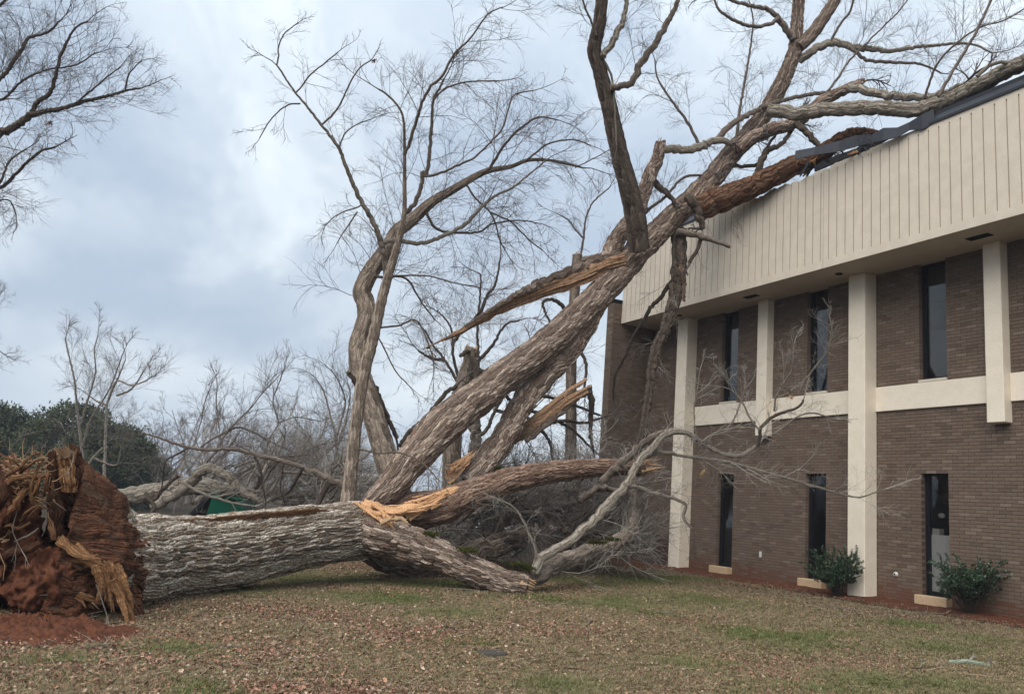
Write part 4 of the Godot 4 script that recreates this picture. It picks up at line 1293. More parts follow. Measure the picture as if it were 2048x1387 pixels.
func root_plate(t: Node3D) -> void:
	var c := P(-25, 1088, 10.5)
	var ax := (Vector3(rgt.x, 0, rgt.z).normalized() * 0.72 + Vector3(fwd.x, 0, fwd.z).normalized() * 0.69).normalized()     # along the trunk, away from the roots
	var e1 := ax.cross(Vector3.UP).normalized()
	var e2 := e1.cross(ax).normalized()
	# the disc of soil: a lumpy thick plate
	var g := Geo.new()
	var rings := []
	var na := 150
	var nb := 90
	for b in nb + 1:
		var ring := PackedVector3Array()
		var th := PI * b / nb
		for a in na + 1:
			var ph := TAU * (a % na) / na
			var d := Vector3(cos(ph) * sin(th), sin(ph) * sin(th), cos(th))
			var lump := 1.0 + 0.30 * patchy.get_noise_3d(d.x * 4.0, d.y * 4.0, d.z * 4.0) + 0.26 * fine.get_noise_3d(d.x * 42.0, d.y * 42.0, d.z * 42.0) + 0.10 * fine.get_noise_3d(d.x * 130.0, d.y * 130.0, d.z * 130.0)
			ring.append(c + (e1 * d.x * 1.05 + e2 * d.y * 0.92 - ax * d.z * 0.5) * lump)
		rings.append(ring)
	g.skin(rings, func(a: int, s: int) -> Vector2: return Vector2(s * 0.05, a * 0.05))
	var plate := part("root_plate", g.mesh(M.clay), t)
	# the flare where the trunk widens into its buttresses, coated with clay
	var fl := Geo.new()
	var fp := PackedVector3Array()
	var fr := PackedFloat32Array()
	for q in [[350, 1113, 12.45, 110], [305, 1117, 11.95, 134], [268, 1121, 11.45, 154], [235, 1124, 11.05, 167], [205, 1122, 10.75, 176], [175, 1114, 10.5, 170], [140, 1104, 10.3, 146], [100, 1095, 10.15, 124]]:
		fp.append(P(q[0], q[1], q[2]))
		fr.append(q[3] * 0.5 * q[2] / FOCAL)
	var fline := smooth_line(fp, fr, 0.02, 0.0, 9)
	var lp: PackedVector3Array = fline[0]
	var lr: PackedFloat32Array = fline[1]
	var lobes := [[Vector3.UP, 0.72, 14.0], [(Vector3.DOWN - fwd * 0.55 + rgt * 0.25).normalized(), 0.42, 10.0], [(-fwd + upv * 0.15).normalized(), 0.04, 6.0], [(fwd + upv * 0.5).normalized(), 0.35, 8.0], [(fwd - upv).normalized(), 0.3, 8.0]]
	var fe := (lp[1] - lp[0]).normalized().cross(Vector3(0.2, 0.9, 0.31)).normalized()
	rings = []
	var fm := lp.size()
	for a in fm:
		var tg := (lp[mini(a + 1, fm - 1)] - lp[maxi(a - 1, 0)]).normalized()
		var f2 := tg.cross(fe).normalized()
		fe = f2.cross(tg).normalized()
		var grow := pow(smoothstep(0.30, 1.0, float(a) / (fm - 1)), 1.7)
		var ring := PackedVector3Array()
		for k in 161:
			var an := TAU * (k % 160) / 160
			var d := fe * cos(an) + f2 * sin(an)
			var q := lr[a]
			for l in lobes:
				q += l[1] * grow * pow(maxf(0.0, d.dot(l[0])), l[2])
			var w := lp[a] + d * q
			# a ragged edge, where clay gives way to bark, then coarse ribs and crumbs
			q += 0.06 * patchy.get_noise_3d(w.x * 6.0, w.y * 6.0, w.z * 6.0) + 0.03 * fine.get_noise_3d(cos(an) * 60.0, sin(an) * 60.0, a * 0.35) + 0.022 * fine.get_noise_3d(w.x * 160.0, w.y * 160.0, w.z * 160.0)
			var tu := int(float(k % 160) / 160.0 * 3.0 * 512.0) & 511
			var tv := int(a * 0.02 / 1.3 * 512.0) & 511
			q += (M.trunk.h[tv * 512 + tu] / 255.0 - 0.6) * 0.05
			ring.append(lp[a] + d * q)
		rings.append(ring)
	var cut := int(fm * 0.74)
	fl.skin(rings.slice(0, cut + 8), func(a: int, s: int) -> Vector2: return Vector2(s / 160.0 * 3.0, a * 0.02 / 1.3))
	part("root_flare", fl.mesh(M.trunk.m), t)
	var cl := Geo.new()
	var coat := []
	for a in range(int(fm * 0.46), fm):
		var ring := PackedVector3Array()
		var over := lerpf(-0.045, 0.06, smoothstep(0.50, 0.92, float(a) / fm))
		for k in 161:
			var q: Vector3 = rings[a][k]
			var out := (q - lp[a]).normalized()
			ring.append(q + out * (over + 0.05 * patchy.get_noise_3d(q.x * 8.0, q.y * 8.0, q.z * 8.0) + 0.02 * fine.get_noise_3d(q.x * 90.0, q.y * 90.0, q.z * 90.0)))
		coat.append(ring)
	cl.skin(coat, func(a: int, s: int) -> Vector2: return Vector2(s / 160.0 * 4.0, a * 0.02))
	part("clay_coat", cl.mesh(M.clayroot.m), t)
	# a second mass of soil low in front of the hollow
	var low := Geo.new()
	rings = []
	var c2 := P(88, 1168, 9.95)
	for b in 61:
		var ring := PackedVector3Array()
		var th := PI * b / 60
		for a in 91:
			var ph := TAU * (a % 90) / 90
			var d := Vector3(cos(ph) * sin(th), sin(ph) * sin(th), cos(th))
			var lump := 1.0 + 0.34 * patchy.get_noise_3d(d.x * 5.0 + 20.0, d.y * 5.0, d.z * 5.0) + 0.26 * 0.7 * fine.get_noise_3d(d.x * 38.0, d.y * 38.0, d.z * 38.0) + 0.10 * fine.get_noise_3d(d.x * 120.0, d.y * 120.0, d.z * 120.0)
			ring.append(c2 + Vector3(d.x * 0.42, d.y * 0.4, d.z * 0.36) * lump)
		rings.append(ring)
	low.skin(rings, func(a: int, s: int) -> Vector2: return Vector2(s * 0.05, a * 0.05))
	part("clod", low.mesh(M.clay), t)
	# the great buttress root standing up, its broken top showing wood
	limb(t, "buttress_root", [196, 1070, 182, 1040, 168, 1008, 154, 975, 142, 940, 128, 900], [10.75, 10.55, 10.45, 10.4], [96, 92, 84, 76, 62, 46], "clayroot", [], {"lump": 0.2, "furrow": 0.012, "tile": 1.2, "squash": 0.8, "flat": fwd})
	limb(t, "buttress_root", [116, 1075, 110, 1030, 107, 985, 105, 945, 104, 904], [10.15, 10.2], [26, 30, 26, 22, 16], "clayroot", [], {"lump": 0.35, "furrow": 0.03})
	limb(t, "bare_root_wood", [137, 982, 135, 962, 131, 938, 128, 906], [10.15, 10.08], [30, 34, 32, 26], "oldwood", [], {"squash": 0.5, "flat": fwd, "end": 18, "torn": 0.12, "lump": 0.2})
	limb(t, "bare_root_wood", [106, 1078, 102, 1055, 97, 1035], [9.9, 9.95], [12, 14, 8], "oldwood", [], {"squash": 0.5, "flat": fwd, "end": 5, "torn": 0.1})
	var sp := Geo.new()
	for k in 34:
		var x := rng.randf_range(104, 150)
		var y := rng.randf_range(898, 960)
		var a := P(x, y + 20, rng.randf_range(10.1, 10.4))
		shard(sp, PackedVector3Array([a, a + Vector3(rng.randfn() * 0.03, rng.randf_range(0.08, 0.2), rng.randfn() * 0.03)]), rng.randf_range(0.02, 0.06), 0.012)
	for q in [[120, 1082, 160, 1112, 200, 1122], [150, 1098, 190, 1128, 235, 1150], [210, 1128, 232, 1160, 244, 1200], [232, 1150, 245, 1190, 268, 1240], [215, 1135, 218, 1170, 226, 1215], [130, 1180, 160, 1190, 192, 1206], [236, 1135, 250, 1170, 262, 1215], [196, 1130, 205, 1165, 207, 1200]]:
		for k in 6:
			var j := Vector3(rng.randfn(), rng.randfn(), rng.randfn()) * 0.035
			var d := rng.randf_range(9.82, 10.0)
			shard(sp, PackedVector3Array([P(q[0], q[1], d) + j, P(q[2], q[3], d) + j * 0.5, P(q[4], q[5], d + 0.02) + j * 1.5]), rng.randf_range(0.03, 0.10), rng.randf_range(0.01, 0.03))
	part("splintered_wood", sp.mesh(M.old_wood), t)
	# the lower buttress split open: splinters round a dark hollow
	limb(t, "buttress_root", [290, 1130, 262, 1140, 252, 1160, 256, 1188, 265, 1215, 276, 1246], [11.8, 10.9, 10.5, 10.4], [90, 92, 62, 46, 34, 24], "clayroot", [], {"lump": 0.3, "furrow": 0.02, "tile": 1.0, "end": 12, "torn": 0.2})
	limb(t, "hollow_shell", [124, 1086, 142, 1104, 165, 1120, 195, 1130, 222, 1146, 240, 1165], [9.95, 10.0, 10.1], [18, 24, 24, 26, 24, 18], "oldwood", [], {"lump": 0.6, "furrow": 0.05, "squash": 0.6})
	limb(t, "hollow_shell", [228, 1140, 238, 1165, 240, 1190, 250, 1215, 266, 1240], [10.1, 10.1], [14, 20, 22, 20, 14], "oldwood", [], {"lump": 0.6, "furrow": 0.05, "end": 8, "torn": 0.15})
	limb(t, "hollow_shell", [140, 1185, 160, 1192, 185, 1203], [9.85, 9.9], [8, 14, 8], "oldwood", [], {"lump": 0.5, "end": 6, "torn": 0.14})
	limb(t, "hollow_shell", [204, 1130, 210, 1155, 214, 1180, 222, 1205], [10.1, 10.1], [18, 22, 20, 12], "oldwood", [], {"lump": 0.6, "furrow": 0.05, "end": 6, "torn": 0.1})
	limb(t, "hollow_shell", [150, 1112, 170, 1130, 180, 1160, 176, 1195], [10.3, 10.3], [30, 40, 44, 30], "dark", [], {"lump": 0.6, "furrow": 0.04})
	# roots
	for q in [[[0, 1042, 12, 1028, 30, 1010, 45, 985, 60, 965], [14, 18, 15, 10], "oldwood"], [[18, 962, 30, 968, 48, 966, 66, 972], [7, 10, 8], "oldwood"], [[0, 920, 15, 930, 30, 938, 52, 930], [6, 9, 6], "oldwood"], [[-20, 985, 0, 975, 20, 960, 40, 955, 60, 952, 90, 950], [14, 16, 13, 9], "oldwood"], [[28, 1082, 45, 1075, 60, 1068, 76, 1056], [4, 5, 3], "pale"], [[-30, 1030, -5, 1010, 10, 985, 5, 960, -10, 930], [22, 20, 16, 10], "clayroot"], [[60, 1000, 75, 975, 82, 955, 100, 948], [12, 10, 7], "oldwood"], [[-10, 1120, 20, 1105, 50, 1100, 80, 1085], [20, 18, 14], "clayroot"], [[40, 945, 55, 932, 70, 922, 88, 918], [9, 8, 5], "oldwood"], [[70, 1010, 62, 985, 66, 955, 78, 930], [12, 10, 6], "oldwood"], [[-10, 955, 15, 948, 40, 935, 62, 912, 84, 905], [9, 8, 4], "oldwood"], [[88, 990, 92, 965, 96, 940], [8, 9, 5], "oldwood"], [[-5, 900, 10, 915, 30, 922, 45, 945], [5, 6, 4], "oldwood"], [[40, 1040, 58, 1020, 75, 1012, 95, 1018], [8, 7, 4], "oldwood"], [[0, 1060, 20, 1050, 36, 1058, 60, 1044], [9, 8, 5], "oldwood"]]:
		limb(t, "root", q[0], [9.75, 9.65, 9.75], q[1], q[2], [], {"wob": 1.0, "lump": 0.3})
	for q in [[[8, 1172, 22, 1185, 32, 1200, 38, 1220], 3], [[192, 1168, 200, 1190, 208, 1215, 217, 1242], 3.5], [[38, 1010, 28, 1040, 25, 1062, 34, 1085, 42, 1098], 3], [[40, 1220, 50, 1210, 60, 1201], 2], [[20, 910, 12, 890, 6, 878, -4, 866], 3], [[118, 898, 128, 890, 132, 878, 129, 862], 2.5], [[140, 900, 148, 906, 146, 914], 3]]:
		limb(t, "root", q[0], [9.7, 9.6], [q[1], q[1] * 0.8], "pale", [2, 0.1, 0.3, 1, 0], {"twig": "twig_pale"})
	# hair roots all over the plate
	var h := Geo.new()
	for k in 200:
		var an := rng.randf() * TAU
		var q := sqrt(rng.randf())
		var at := c + (e1 * cos(an) * 1.05 + e2 * sin(an) * 0.92) * q - ax * (0.5 * sqrt(1.0 - q * q) * 0.95)
		var d := (-ax + e1 * cos(an) * q * 2.0 + e2 * sin(an) * q * 2.0 + Vector3(rng.randfn(), rng.randfn(), rng.randfn()) * 0.7).normalized()
		var l := rng.randf_range(0.15, 0.6)
		h.stick(bent(at, d, l, 5, 0.45), rng.randf_range(0.004, 0.013), 0.002, 4)
	kind(part("root_hair", h.mesh(M.root_hair), plate), "stuff")
	var cr := Geo.new()
	for k in 230:
		var at := P(rng.randf_range(-20, 112), rng.randf_range(915, 1010), rng.randf_range(10.0, 10.6))
		cr.stick(bent(at, Vector3(rng.randfn(), rng.randf_range(-0.2, 0.9), rng.randfn()).normalized(), rng.randf_range(0.1, 0.4), 4, 0.4), rng.randf_range(0.004, 0.012), 0.002, 4)
	kind(part("root_hair", cr.mesh(M.root_hair), plate), "stuff")


# ---------------------------------------------------------------- the second fallen tree and the snapped one behind
func second_tree() -> void:
	var t := thing("fallen_tree", P(250, 1020, 24), "weathered grey trunk of another fallen tree lying behind the uprooted oak", "fallen tree")
	limb(t, "trunk", [120, 1002, 165, 1000, 230, 995, 316, 984, 350, 975, 400, 972, 520, 985, 640, 990], [25, 25.5, 26.5], [36, 36, 35, 34, 30, 22, 14], "pale", [1.2, 0.5, 1.6, 2, 0.3], {"furrow": 0.02, "tile": 0.5})
	limb(t, "branch", [160, 1012, 200, 1015, 252, 1017, 270, 1028, 286, 1040], [23.5, 23.2], [10, 10, 8], "pale", [2, 0.3, 0.8, 2, 0])
	limb(t, "branch", [310, 1010, 345, 992, 380, 965, 398, 946, 415, 936, 440, 943, 460, 958, 475, 975, 500, 992, 530, 1003], [23.5, 23.2], [22, 22, 20, 16, 12], "pale", [2, 0.4, 1.2, 2, 0.2])
	limb(t, "branch", [290, 985, 300, 1000, 309, 1014, 303, 1028, 298, 1042], [22.4, 22.2], [9, 10, 10], "dark", [1, 0.3, 0.7, 2, 0.2])
	limb(t, "branch", [308, 1000, 325, 978, 342, 962, 358, 950], [22.3, 22.2], [10, 10, 9], "dark", [1, 0.3, 0.7, 2, 0.2], {"end": 4, "torn": 0.12})
	limb(t, "branch", [358, 958, 380, 974, 404, 986, 430, 995, 470, 1006, 510, 1012], [22.6, 22.0], [7, 6, 4], "pale", [3, 0.3, 1.0, 2, 0.1], {"twig": "twig_pale"})
	limb(t, "branch", [394, 900, 420, 880, 454, 863, 478, 854, 510, 866, 549, 887, 590, 905], [23, 23.5], [5, 5, 3], "grey", [3, 0.4, 1.2, 2, 0.2])
	limb(t, "branch", [520, 925, 527, 908, 540, 875, 556, 845, 548, 815, 546, 796, 560, 760, 565, 745], [23, 23.4], [4, 4, 3, 2.5], "grey", [4, 0.4, 1.2, 2, 0.3])
	limb(t, "branch", [556, 845, 575, 838, 594, 834, 640, 842], [23.2, 23.5], [3, 2.5], "grey", [4, 0.4, 1.0, 2, 0.3])
	limb(t, "branch", [430, 905, 450, 870, 468, 848, 503, 813, 525, 785, 549, 761], [23, 23.4], [4, 3, 2.5], "grey", [5, 0.4, 1.2, 2, 0.3])
	limb(t, "branch", [440, 880, 436, 840, 432, 800, 434, 780], [24, 24.4], [3, 2.5], "grey", [4, 0.4, 1.0, 2, 0.3])
	limb(t, "branch", [390, 880, 402, 840, 410, 800, 420, 778], [24, 24.4], [3, 2.5], "grey", [4, 0.4, 1.0, 2, 0.3])
	for k in 16:
		var x := rng.randf_range(380, 690)
		var y := rng.randf_range(930, 1000)
		var a := rng.randf_range(-1.0, 0.25)
		var l := rng.randf_range(60, 150)
		var d := rng.randf_range(20.5, 26)
		limb(t, "branch", [x, y, x + cos(a) * l * 0.4, y + sin(a) * l * 0.4 - 6, x + cos(a) * l * 0.7, y + sin(a) * l * 0.6, x + cos(a) * l, y + sin(a) * l], [d, d + 0.6], [7, 5, 3], "pale" if k % 2 else "grey", [4, 0.4, 1.3, 2, 0.15], {"twig": "twig_pale" if k % 3 else "twig"})
	var s := thing("snapped_tree", P(915, 1000, 22), "snapped grey tree with a broken stub top standing behind the leaning stem", "broken tree")
	limb(s, "trunk", [903, 1010, 904, 900, 907, 835, 915, 805, 923, 782, 932, 750, 939, 726, 943, 696], [21.5, 21.8], [40, 38, 36, 36, 32, 26], "ash", [], {"furrow": 0.02, "end": 10, "torn": 0.15, "tile": 0.6, "wob": 0.06, "lump": 0.08})
	limb(s, "branch", [938, 700, 928, 707, 920, 711], [21.6, 21.4], [12, 9], "dark", [], {"end": 4, "torn": 0.1})
	limb(s, "branch", [941, 715, 950, 733, 955, 755, 966, 778], [21.7, 21.5], [16, 18, 16], "dark", [1, 0.3, 0.6, 1, 0])
	limb(s, "branch", [945, 735, 951, 728, 963, 742, 985, 744, 1004, 738], [21.7, 21.4], [10, 9, 6], "dark", [2, 0.3, 0.9, 2, 0])
	var r := thing("broken_tree", P(1150, 1000, 25), "tall grey broken tree stub rising behind the roof end of the leaning stem", "broken tree")
	limb(r, "trunk", [1140, 1010, 1142, 850, 1143, 700, 1147, 621, 1151, 560, 1155, 508], [25, 25], [26, 24, 22, 21, 21, 20], "ash", [0.8, 0.5, 1.4, 2, 0.0], {"furrow": 0.015, "end": 8, "torn": 0.12, "wob": 0.06, "lump": 0.08})
	limb(r, "branch", [1152, 525, 1165, 520, 1185, 514, 1218, 504, 1250, 498], [25, 25.3], [14, 11, 10], "pale", [2, 0.4, 1.0, 2, 0.1])
	limb(r, "branch", [1160, 518, 1162, 505, 1168, 470, 1170, 444, 1178, 420, 1188, 402, 1219, 375], [25, 24.8], [6, 5, 4, 3], "grey", [4, 0.4, 1.2, 2, 0.1])
	limb(r, "branch", [1166, 476, 1150, 458, 1138, 440, 1120, 430], [25, 24.8], [4, 3], "grey", [5, 0.4, 1.0, 2, 0.0])
	limb(r, "branch", [1146, 640, 1120, 606, 1100, 598, 1086, 606, 1090, 622, 1105, 655], [25, 24.6], [11, 10, 8, 6, 4], "dark", [3, 0.4, 1.0, 2, -0.1])
	limb(r, "branch", [1145, 690, 1158, 700, 1172, 728, 1169, 778], [25, 24.6], [9, 8, 5], "dark", [3, 0.4, 1.0, 2, -0.1])
	for q in [[1060, 820, 1100, 835, 1145, 859, 1172, 885, 1196, 908], [1050, 830, 1076, 855, 1098, 880, 1106, 926], [1000, 780, 1020, 800, 1030, 835, 1045, 870], [1040, 780, 1075, 790, 1120, 800, 1200, 830], [1090, 850, 1130, 840, 1170, 845, 1215, 830]]:
		limb(r, "branch", q, [23.5, 24.5], [9, 8, 5], "dark", [3, 0.4, 1.3, 2, 0.0])


# ---------------------------------------------------------------- heaps of broken crown
func brush() -> void:
	for q in [["brush_pile", [860, 1260], [985, 1120], [18.6, 22.5], 96, "tangled heap of broken grey limbs and twigs beneath the long torn limb"], ["brush_pile", [330, 700], [940, 1020], [20.5, 27.0], 44, "low tangle of bare branches lying beside the green dumpster behind the oak trunk"]]:
		var t := thing(q[0], P((q[1][0] + q[1][1]) / 2.0, q[2][1], q[3][0]), q[5], "brush")
		for k in q[4]:
			var x := rng.randf_range(q[1][0], q[1][1])
			var y := rng.randf_range(q[2][0], q[2][1])
			var d := rng.randf_range(q[3][0], q[3][1])
			var a := rng.randf_range(-1.3, 1.3)
			var l := rng.randf_range(70, 190)
			var x1 := clampf(x + cos(a) * l, q[1][0] - 20, q[1][1] + 10)
			var y1 := clampf(y - absf(sin(a)) * l * 0.7 + 15, q[2][0] - 60, q[2][1])
			if d < 26.2 and maxf(x, x1) > 350 and minf(x, x1) < 505 and q[1][0] < 400:
				d = rng.randf_range(26.8, 29.0)
			var p0 := P(x, y, d)
			var p1 := P(x1, y1, d + rng.randf_range(-1.0, 1.0))
			p0.y = maxf(p0.y, ground_at(p0.x, p0.z) + 0.04)
			p1.y = maxf(p1.y, ground_at(p1.x, p1.z) + 0.1)
			if p0.x > LEFT * S - 1.2 and p0.z < 3.2 or p1.x > LEFT * S - 1.2 and p1.z < 3.2:
				continue
			brush_branch(t, p0, p1, rng.randf_range(0.018, 0.05) if k % 5 else rng.randf_range(0.06, 0.11), 1 + k % 2)


func brush_branch(t: Node3D, a: Vector3, b: Vector3, r: float, levels: int) -> void:
	limb_no += 1
	var mid := (a + b) / 2 + Vector3(rng.randfn() * 0.12, rng.randf_range(0.05, 0.3), rng.randfn() * 0.12)
	var line := smooth_line(PackedVector3Array([a, mid, b]), PackedFloat32Array([r, r * 0.75, r * 0.35]), 0.12, 0.8, limb_no)
	var g := Geo.new()
	var m: String = ["grey", "pale", "dark"][rng.randi() % 3]
	stem(g, line, 8, 0.4, 0.0, 0.2, M[m].h, limb_no)
	var o := part("branch", g.mesh(M[m].m), t)
	var tg := Geo.new()
	var pp: PackedVector3Array = line[0]
	var n := int(a.distance_to(b) * 7.0) + 5
	for k in n:
		var i := rng.randi_range(0, pp.size() - 2)
		twig(tg, pp[i], aside((pp[i + 1] - pp[i]).normalized(), rng.randf_range(0.4, 1.1)), rng.randf_range(0.5, 1.5), minf(r * 0.6, rng.randf_range(0.006, 0.014)), levels, 0.05)
	kind(part("twig", tg.mesh(M.twig if rng.randf() < 0.55 else M.twig_pale), o), "stuff")


# ---------------------------------------------------------------- trees and houses farther off
func bare_tree(called: String, at: Vector3, h: float, r: float, m: String, tw: String, forks: int, spread: float, sd: int, label: String, group: String, lean := Vector3.ZERO, bole := 0.35, dense := 1.0) -> Node3D:
	var keep := rng.state
	rng.seed = sd
	var t := thing(called, at, label, "tree", group)
	var trunk := Geo.new()
	var crown := Geo.new()
	var line := bent(at - Vector3(0, 0.3, 0), (Vector3.UP + lean).normalized(), h * bole + 0.3, 6, 0.05)
	var radii := PackedFloat32Array()
	for k in 7:
		radii.append(r * (1.0 - 0.06 * k) * (1.5 if k == 0 else 1.0))
	stem(trunk, smooth_line(line, radii, 0.4, 0.2, sd), 10, 0.8, 0.0, 0.15, M[m].h, sd)
	for k in forks:
		var an := TAU * (k + rng.randf() * 0.6) / forks
		var d := (Vector3(cos(an), 0, sin(an)) * spread * rng.randf_range(0.5, 1.2) + Vector3.UP + lean * 0.7).normalized()
		var at2 := line[6] if k < 2 else line[5].lerp(line[6], rng.randf())
		fork(trunk, crown, at2, d, h * (1.0 - bole) * rng.randf_range(0.75, 1.05), r * rng.randf_range(0.45, 0.65), 3, m, dense)
	part("trunk", trunk.mesh(M[m].m), t)
	kind(part("crown", crown.mesh(M[tw]), t), "stuff")
	rng.state = keep
	return t


func fork(trunk: Geo, crown: Geo, p: Vector3, d: Vector3, l: float, r: float, levels: int, m: String, dense: float) -> void:
	var line := bent(p, d, l, 7, 0.17)
	(trunk if levels >= 2 else crown).stick(line, r, r * 0.25, 7 if levels >= 2 else 4)
	var kids := int((6 if levels >= 2 else 9) * dense)
	for k in kids:
		var f := rng.randf_range(0.25, 1.0)
		var q := f * 7.0
		var a := mini(int(q), 6)
		var at := line[a].lerp(line[a + 1], q - a)
		var dir := aside((line[a + 1] - line[a]).normalized(), rng.randf_range(0.4, 0.95))
		dir = (dir + Vector3.UP * 0.18).normalized()
		var ll := l * rng.randf_range(0.3, 0.55) * (1.2 - 0.55 * f)
		if levels > 1:
			fork(trunk, crown, at, dir, ll, r * 0.42 * (1.1 - 0.4 * f), levels - 1, m, dense)
		else:
			twig(crown, at, dir, ll * 1.3, maxf(0.006, r * 0.4), 1, 0.12, dense)


func far_things() -> void:
	# the standing tree whose boughs reach in over the root plate
	var t := thing("bare_tree", P(-190, 1030, 22), "tall bare tree whose dark boughs reach into the sky over the root plate", "tree", "")
	limb(t, "trunk", [-210, 1080, -200, 900, -190, 600, -200, 300, -190, 0, -185, -300], [22, 22], [70, 60, 54, 44, 34, 20], "dark", [], {"furrow": 0.02})
	limb(t, "bough", [-190, 360, -100, 310, 0, 268, 30, 252, 60, 231, 90, 222, 121, 218, 166, 203, 222, 190, 255, 180, 282, 176], [22, 21.5, 21.2], [26, 22, 17, 14, 10, 8, 4], "dark", [5, 0.4, 1.4, 2, 0.15, 0.2])
	limb(t, "bough", [60, 231, 68, 214, 76, 202, 96, 190, 108, 160, 118, 118, 130, 90, 142, 66, 158, 50, 175, 42], [21.5, 21.2], [11, 10, 8, 6, 3], "dark", [5, 0.4, 1.4, 2, 0.15])
	limb(t, "bough", [-180, 240, -80, 200, 0, 156, 30, 116, 45, 95, 56, 76, 96, 64, 120, 40], [22.2, 21.9], [20, 14, 10, 8, 4], "dark", [5, 0.5, 1.6, 2, 0.2, 0.3])
	limb(t, "bough", [-190, 420, -90, 400, 0, 374, 30, 348, 50, 328, 66, 313, 85, 300, 110, 294], [22, 21.4], [16, 12, 8, 5], "dark", [5, 0.4, 1.3, 2, 0.0, 0.4])
	limb(t, "bough", [-90, 395, -30, 385, 0, 363, 10, 340, 20, 320, 52, 297], [21.6, 21.3], [8, 6, 4], "grey", [4, 0.4, 1.2, 2, 0.0])
	limb(t, "bough", [151, 207, 170, 190, 187, 177, 212, 155, 240, 134], [21.3, 21.1], [5, 3], "dark", [6, 0.3, 0.9, 2, 0.15])
	limb(t, "bough", [250, 180, 256, 152, 268, 135, 284, 120], [21.2, 21.1], [4, 2.5], "dark", [6, 0.3, 0.8, 2, 0.1])
	limb(t, "bough", [-190, 60, -60, 40, 0, 10, 40, -40], [22.5, 22.3], [14, 9, 5], "dark", [5, 0.5, 1.6, 2, 0.0, 0.3])
	limb(t, "bough", [-60, 190, 0, 200, 40, 165, 90, 140, 150, 130, 190, 105], [22.0, 21.6], [8, 5, 3], "dark", [6, 0.5, 1.4, 2, 0.1, 0.2])
	limb(t, "bough", [-90, 400, -20, 410, 0, 400, 20, 402, 32, 430], [21.5, 21.3], [6, 4, 3], "dark", [5, 0.3, 1.0, 2, -0.2, 0.4])
	for q in [[-200, 250, -300, 120, -420, 0, -500, -140], [-195, 420, -320, 330, -460, 240, -600, 200], [-190, 120, -160, -80, -90, -260, -60, -400], [-190, 40, -260, -150, -330, -330], [-200, 560, -330, 500, -450, 470]]:
		limb(t, "bough", q, [22, 22.5], [24, 16, 8], "dark", [2.2, 0.8, 2.2, 2, 0.1, 0.25])
	bare_tree("bare_tree", P(-330, 1005, 40), 12.0, 0.26, "grey", "twig", 5, 0.55, 1207, "bare grey tree at the picture edge behind the root plate", "", Vector3(0.1, 0, 0.05), 0.3, 1.0)
	# tall bare trees in front of the evergreens
	slim_tree([[168, 975, 163, 900, 155, 830, 148, 760, 138, 715, 130, 680], [160, 850, 175, 800, 190, 745, 188, 700, 195, 672], [163, 900, 180, 840, 205, 800, 222, 770, 235, 735, 246, 705]], 52, "tall thin bare tree forking low in front of the dark evergreens", 11)
	slim_tree([[205, 990, 208, 940, 210, 880, 212, 830, 216, 800, 232, 762, 262, 770, 290, 762], [214, 810, 190, 800, 172, 786], [216, 800, 224, 780, 240, 745, 250, 720], [232, 790, 262, 778, 288, 740]], 50, "bare tree with a wide fan crown beside the thin forked one", 12)
	slim_tree([[180, 960, 176, 930, 190, 910, 205, 895], [185, 915, 230, 930, 240, 900]], 42, "pale dead sapling leaning in front of the evergreens", 13)
	for q in [[-60, 60, 6.4, 3.4, "dark broad evergreen at the picture edge behind the root plate"], [40, 63, 5.6, 3.2, "low rounded evergreen between two taller ones"], [125, 58, 6.3, 3.4, "tallest dark evergreen behind the thin bare tree"], [205, 56, 5.2, 3.2, "broad dark evergreen at the end of the row near the brush"], [262, 60, 3.8, 2.2, "small olive evergreen shrub tree at the foot of the bare woods"]]:
		evergreen(P(q[0], 985, q[1]), q[2], q[3], q[4])
	# woods: bare trees, each its own
	var kinds := []
	for k in 5:
		var b := bare_tree("woodland_tree", P(300 + k * 70, 990, 75 + k * 3), 9.0 + k * 0.8, 0.13, "grey", "twig", 4 + k % 2, 0.7, 600 + k * 7, "", "bare trees of the woods behind the fallen trees", Vector3.ZERO, 0.22, 0.8)
		kinds.append(b)
	var where := [[300, 72, 1.0], [330, 80, 1.0], [372, 78, 1.0], [420, 84, 0.9], [470, 86, 0.8], [520, 90, 0.8], [560, 92, 0.8], [610, 96, 0.8], [655, 70, 0.95], [690, 78, 0.6], [350, 95, 1.1], [400, 100, 1.1], [450, 104, 1.0], [500, 108, 1.0], [545, 112, 0.95], [590, 116, 0.9], [640, 120, 0.85], [280, 66, 0.7], [250, 74, 0.9], [575, 60, 0.35], [440, 62, 0.4], [380, 60, 0.4], [500, 66, 0.4], [320, 58, 0.4], [620, 62, 0.4], [10, 84, 0.8], [820, 90, 0.7], [860, 96, 0.8], [1000, 92, 0.8], [1060, 86, 0.8], [1100, 80, 0.85], [1140, 84, 0.9], [1180, 78, 0.9], [1210, 74, 0.9], [960, 100, 0.8], [1085, 60, 0.7], [1195, 56, 0.8], [1040, 64, 0.6], [310, 50, 0.32], [350, 54, 0.36], [395, 48, 0.3], [425, 56, 0.4], [465, 50, 0.33], [505, 58, 0.4], [540, 52, 0.34], [580, 48, 0.3], [610, 56, 0.38], [645, 50, 0.34], [680, 60, 0.4], [720, 64, 0.45], [760, 90, 0.8], [800, 70, 0.5], [290, 64, 0.55], [325, 68, 0.6], [365, 62, 0.5], [410, 68, 0.55], [455, 64, 0.5], [490, 72, 0.55], [530, 66, 0.5], [560, 74, 0.55], [600, 68, 0.5], [635, 76, 0.55], [665, 82, 0.6], [705, 86, 0.6]]
	var seen_labels := {}
	var words := ["small crooked", "slender", "low bushy", "upright", "sparse"]
